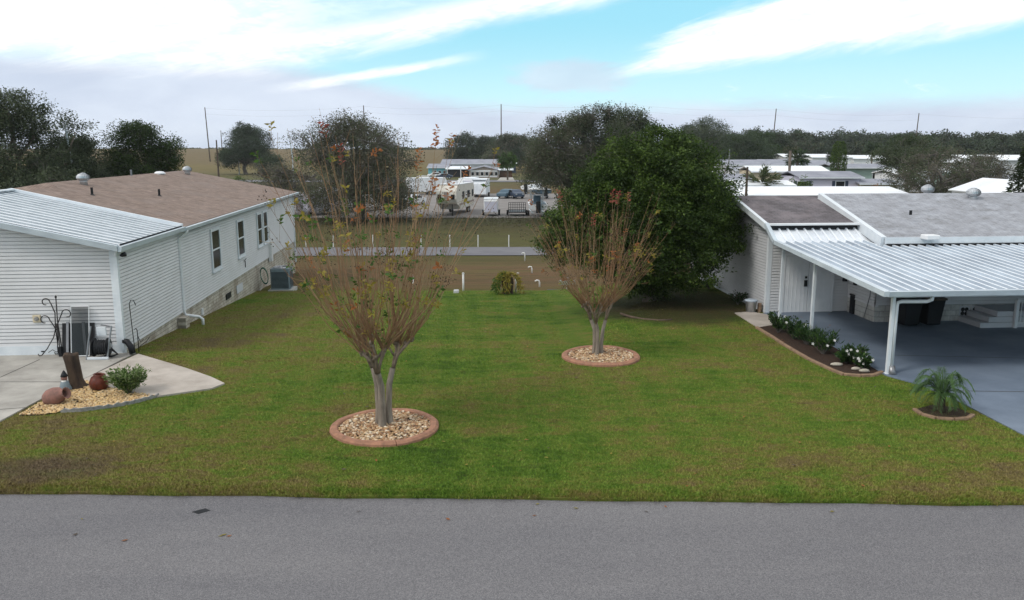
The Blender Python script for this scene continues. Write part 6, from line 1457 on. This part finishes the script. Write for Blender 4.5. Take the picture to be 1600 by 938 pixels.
# continuous wood along the right horizon: too many to count
P = []; rn = []
def wood(px0, px1, Y0, Y1, hgt, n, per=34, seed=0):
    global P, rn
    kk = min(1, hgt / 6)
    x0, x1 = (px0 - 800) / F * Y0, (px1 - 800) / F * Y1
    for i in range(n):
        f = i / n; x = x0 + (x1 - x0) * f + random.uniform(-4, 4); y = Y0 + (Y1 - Y0) * random.random(); h = hgt * random.uniform(.8, 1.22); r = min(random.uniform(5, 9), h * 1.1); zb = T(x, y)
        zb -= 1.6 * (hgt < 3); lob_ = [(x, y, zb + h * .5, r * .95, r * .8, h * .45), (x + random.uniform(-3, 3), y, zb + h - r * .35, r * .55, r * .55, r * .4), (x + random.uniform(-5, 5), y, zb + h * .6, r * .6, r * .6, r * .5)]
        p, q, _ = crown_points(lob_, 52, per, .95, .6); P.append(p); rn.append(q)
wood(1190, 1700, 410, 440, 12.2, 80); wood(1120, 1245, 360, 380, 9.5, 18); wood(1345, 1750, 350, 370, 10.5, 52); wood(1400, 1750, 300, 330, 8.5, 40); wood(1050, 1220, 420, 440, 11, 24)
P = np.concatenate(P); rn = np.concatenate(rn)
tag(npmesh('treeline', leafquads(P, .85, .3, .7), 4, ['leaf_far', 'leaf_dark', 'leaf_far2'], np.digitize(rn, [.5, .93])), 'continuous dark wood along the right horizon behind the homes', 'woodland', kind='stuff')
P = []; rn = []
wood(240, 520, 735, 760, .9, 40, 10); wood(600, 760, 720, 740, 2.2, 30, 14)
P = np.concatenate(P); rn = np.concatenate(rn)
tag(npmesh('hedgerow', leafquads(P, 1.2, .3, .7), 4, ['leaf_far2', 'leaf_far'], (rn > .6).astype(int)), 'thin distant green hedge line on top of the field hill', 'hedge line', kind='stuff')
# weeds and rough growth on the berm below the yard
P = []
for i in range(1500):
    x = random.uniform(-42, 12); y = random.gauss(95, 3.5) if random.random() < .8 else random.uniform(74, 100); P.append((x, y, gz(x, y)))
P = np.repeat(np.array(P), 16, 0) + rng.normal(size=(1500 * 16, 3)) * np.array([.6, .5, .06]); P[:, 2] += .05
tag(npmesh('weeds', leafquads(P, .2, .6, .3), 4, ['leaf_far2', 'leaf_oak2', 'leaf_far2'], rng.integers(0, 3, len(P))), 'rough weeds on the bank below the storage yard', 'weeds', kind='stuff')
# leaf litter, shaded undergrowth against the right house wall
for i, (px, py, lb) in enumerate(((1082, 447, 'small pale twiggy shrub at the back corner of the right house'), (1112, 452, 'low green fern clump against the right house side wall'), (1157, 476, 'dark low shrub beside the bucket at the right house wall'))):
    g = G(px, py, 0); shrub('shrub', lb, (g[0] - .1, g[1], 0), .4, .45, 500, .1, ['leaf_bed', 'leaf_oak2'] if i else ['leaf_oak2', 'flower'], stems=22, split=.7)

# ------------------------------------------------------------------ grass blades
nb = 760000
yy_ = 12.6 + 28.4 * rng.random(nb) ** 1.55; xx_ = rng.uniform(-1, 1, nb) * (yy_ * .66 + 1.5)
keep = np.ones(nb, bool)
EAx, EAy = EA[0], EA[1]; keep &= yy_ > EAy + ES * (xx_ - EAx) - .01 + rng.normal(size=nb) * .03 + .035 * np.sin(xx_ * 2.3) + .03 * np.sin(xx_ * 9.0 + np.sin(xx_ * 3))
def inside(P_, x, y):
    c = np.zeros(len(x), bool); j = len(P_) - 1
    for i in range(len(P_)):
        xi, yi, xj, yj = P_[i][0], P_[i][1], P_[j][0], P_[j][1]
        if yi != yj: c ^= ((yi > y) != (yj > y)) & (x < (xj - xi) * (y - yi) / (yj - yi) + xi)
        j = i
    return c
for pg in (c1p, c2p, bed, fl, fl2, bp, [Lw(-14, 0)[:2], Lw(0, 0)[:2], Lw(0, HL)[:2], Lw(-14, HL)[:2]], [Rw(AX0, AY)[:2], Rw(20, AY)[:2], Rw(20, 18)[:2], Rw(AX0, 18)[:2]]): keep &= ~inside(pg, xx_, yy_)
for c_, r_ in ((rc, 1.17), (rc2, 1.13)): keep &= (xx_ - c_[0]) ** 2 + (yy_ - c_[1]) ** 2 > r_ ** 2
dens = ((xx_ - 6.2) / 3.2) ** 2 + ((yy_ - 31.5) / 4) ** 2; keep &= (dens > 1) | (rng.random(nb) < .35)
xx_, yy_ = xx_[keep], yy_[keep]; n = len(xx_)
def Tnp(x, y):
    t = np.clip((x - 1) / 8, 0, 1); y0 = 23 + 15 * t * t * (3 - 2 * t); return -2.5 * np.clip((y - y0) / (61 - y0), 0, 1)
zz_ = Tnp(xx_, yy_); verge = np.clip(1 - (yy_ - (EAy + ES * (xx_ - EAx))) / .5, 0, 1)
a = rng.random(n) * 6.283; hgt = rng.uniform(.015, .038, n) * (1 + .9 * verge); wdt = rng.uniform(.004, .009, n) * (1 + yy_ / 40); ln = rng.normal(size=(n, 2)) * .022
v = np.empty((n, 3, 3)); v[:, 0] = np.stack([xx_ - np.cos(a) * wdt, yy_ - np.sin(a) * wdt, zz_ - .004], 1); v[:, 1] = np.stack([xx_ + np.cos(a) * wdt, yy_ + np.sin(a) * wdt, zz_ - .004], 1)
v[:, 2] = np.stack([xx_ + ln[:, 0], yy_ + ln[:, 1] - .02 * verge, zz_ + hgt], 1)
tag(npmesh('grass', v.reshape(-1, 3), 3, ['blade']), 'mown green and yellowing lawn grass between the two houses', 'grass', kind='stuff')
# fallen leaves on the lawn and road
P = []
for _ in range(170):
    y = random.uniform(13.6, 30); x = random.uniform(-.55, .5) * y; P.append((x, y, T(x, y) + .04))
for px, py in ((128, 812), (118, 836), (195, 845), (350, 836), (358, 838), (345, 838), (900, 795), (1040, 792), (1010, 800), (1300, 800), (560, 800), (840, 788), (835, 806), (700, 812)):
    g = G(px, py, -.04); P.append((g[0], g[1], -.035))
P = np.array(P); n = len(P)
a = rng.random(n) * 6.283; L = rng.uniform(.03, .06, n)
v = np.empty((n, 4, 3))
for k, (f, g_) in enumerate(((-1, 0), (0, -.45), (1, 0), (0, .45))):
    v[:, k, 0] = P[:, 0] + (np.cos(a) * f - np.sin(a) * g_) * L; v[:, k, 1] = P[:, 1] + (np.sin(a) * f + np.cos(a) * g_) * L; v[:, k, 2] = P[:, 2] + rng.uniform(0, .012, n)
tag(npmesh('fallen_leaves', v.reshape(-1, 3), 4, ['leaf_yellow', 'leaf_orange', 'timber'], rng.integers(0, 3, n)), 'scattered fallen leaves on the lawn and road', 'fallen leaves', kind='stuff')
g = G(315, 799, -.04); w = MB(); w.prism([(g[0] - .16, g[1] - .02), (g[0] - .02, g[1] - .1), (g[0] + .14, g[1] + .03), (g[0] + .02, g[1] + .12)], -.046, -.041); structure(w.build('road_patch', 'black_gap'))

# ------------------------------------------------------------------ thin humid air that pales the far trees
hm = bpy.data.materials.new('humid_air'); hm.use_nodes = True; nt = hm.node_tree; nt.nodes.remove(nt.nodes['Principled BSDF'])
pv_ = N(nt, 'ShaderNodeVolumePrincipled'); pv_.inputs['Color'].default_value = (.93, .96, 1, 1); pv_.inputs['Density'].default_value = .00014; pv_.inputs['Anisotropy'].default_value = .2
nt.links.new(pv_.outputs[0], nt.nodes['Material Output'].inputs['Volume'])
w = MB(); w.box(-1560, 1560, -330, 1560, -4.5, 34); hz_ = w.build('haze', hm); tag(hz_, kind='stuff')
hz_['label'] = 'thin pale humid air over the whole neighbourhood'; hz_['category'] = 'haze'
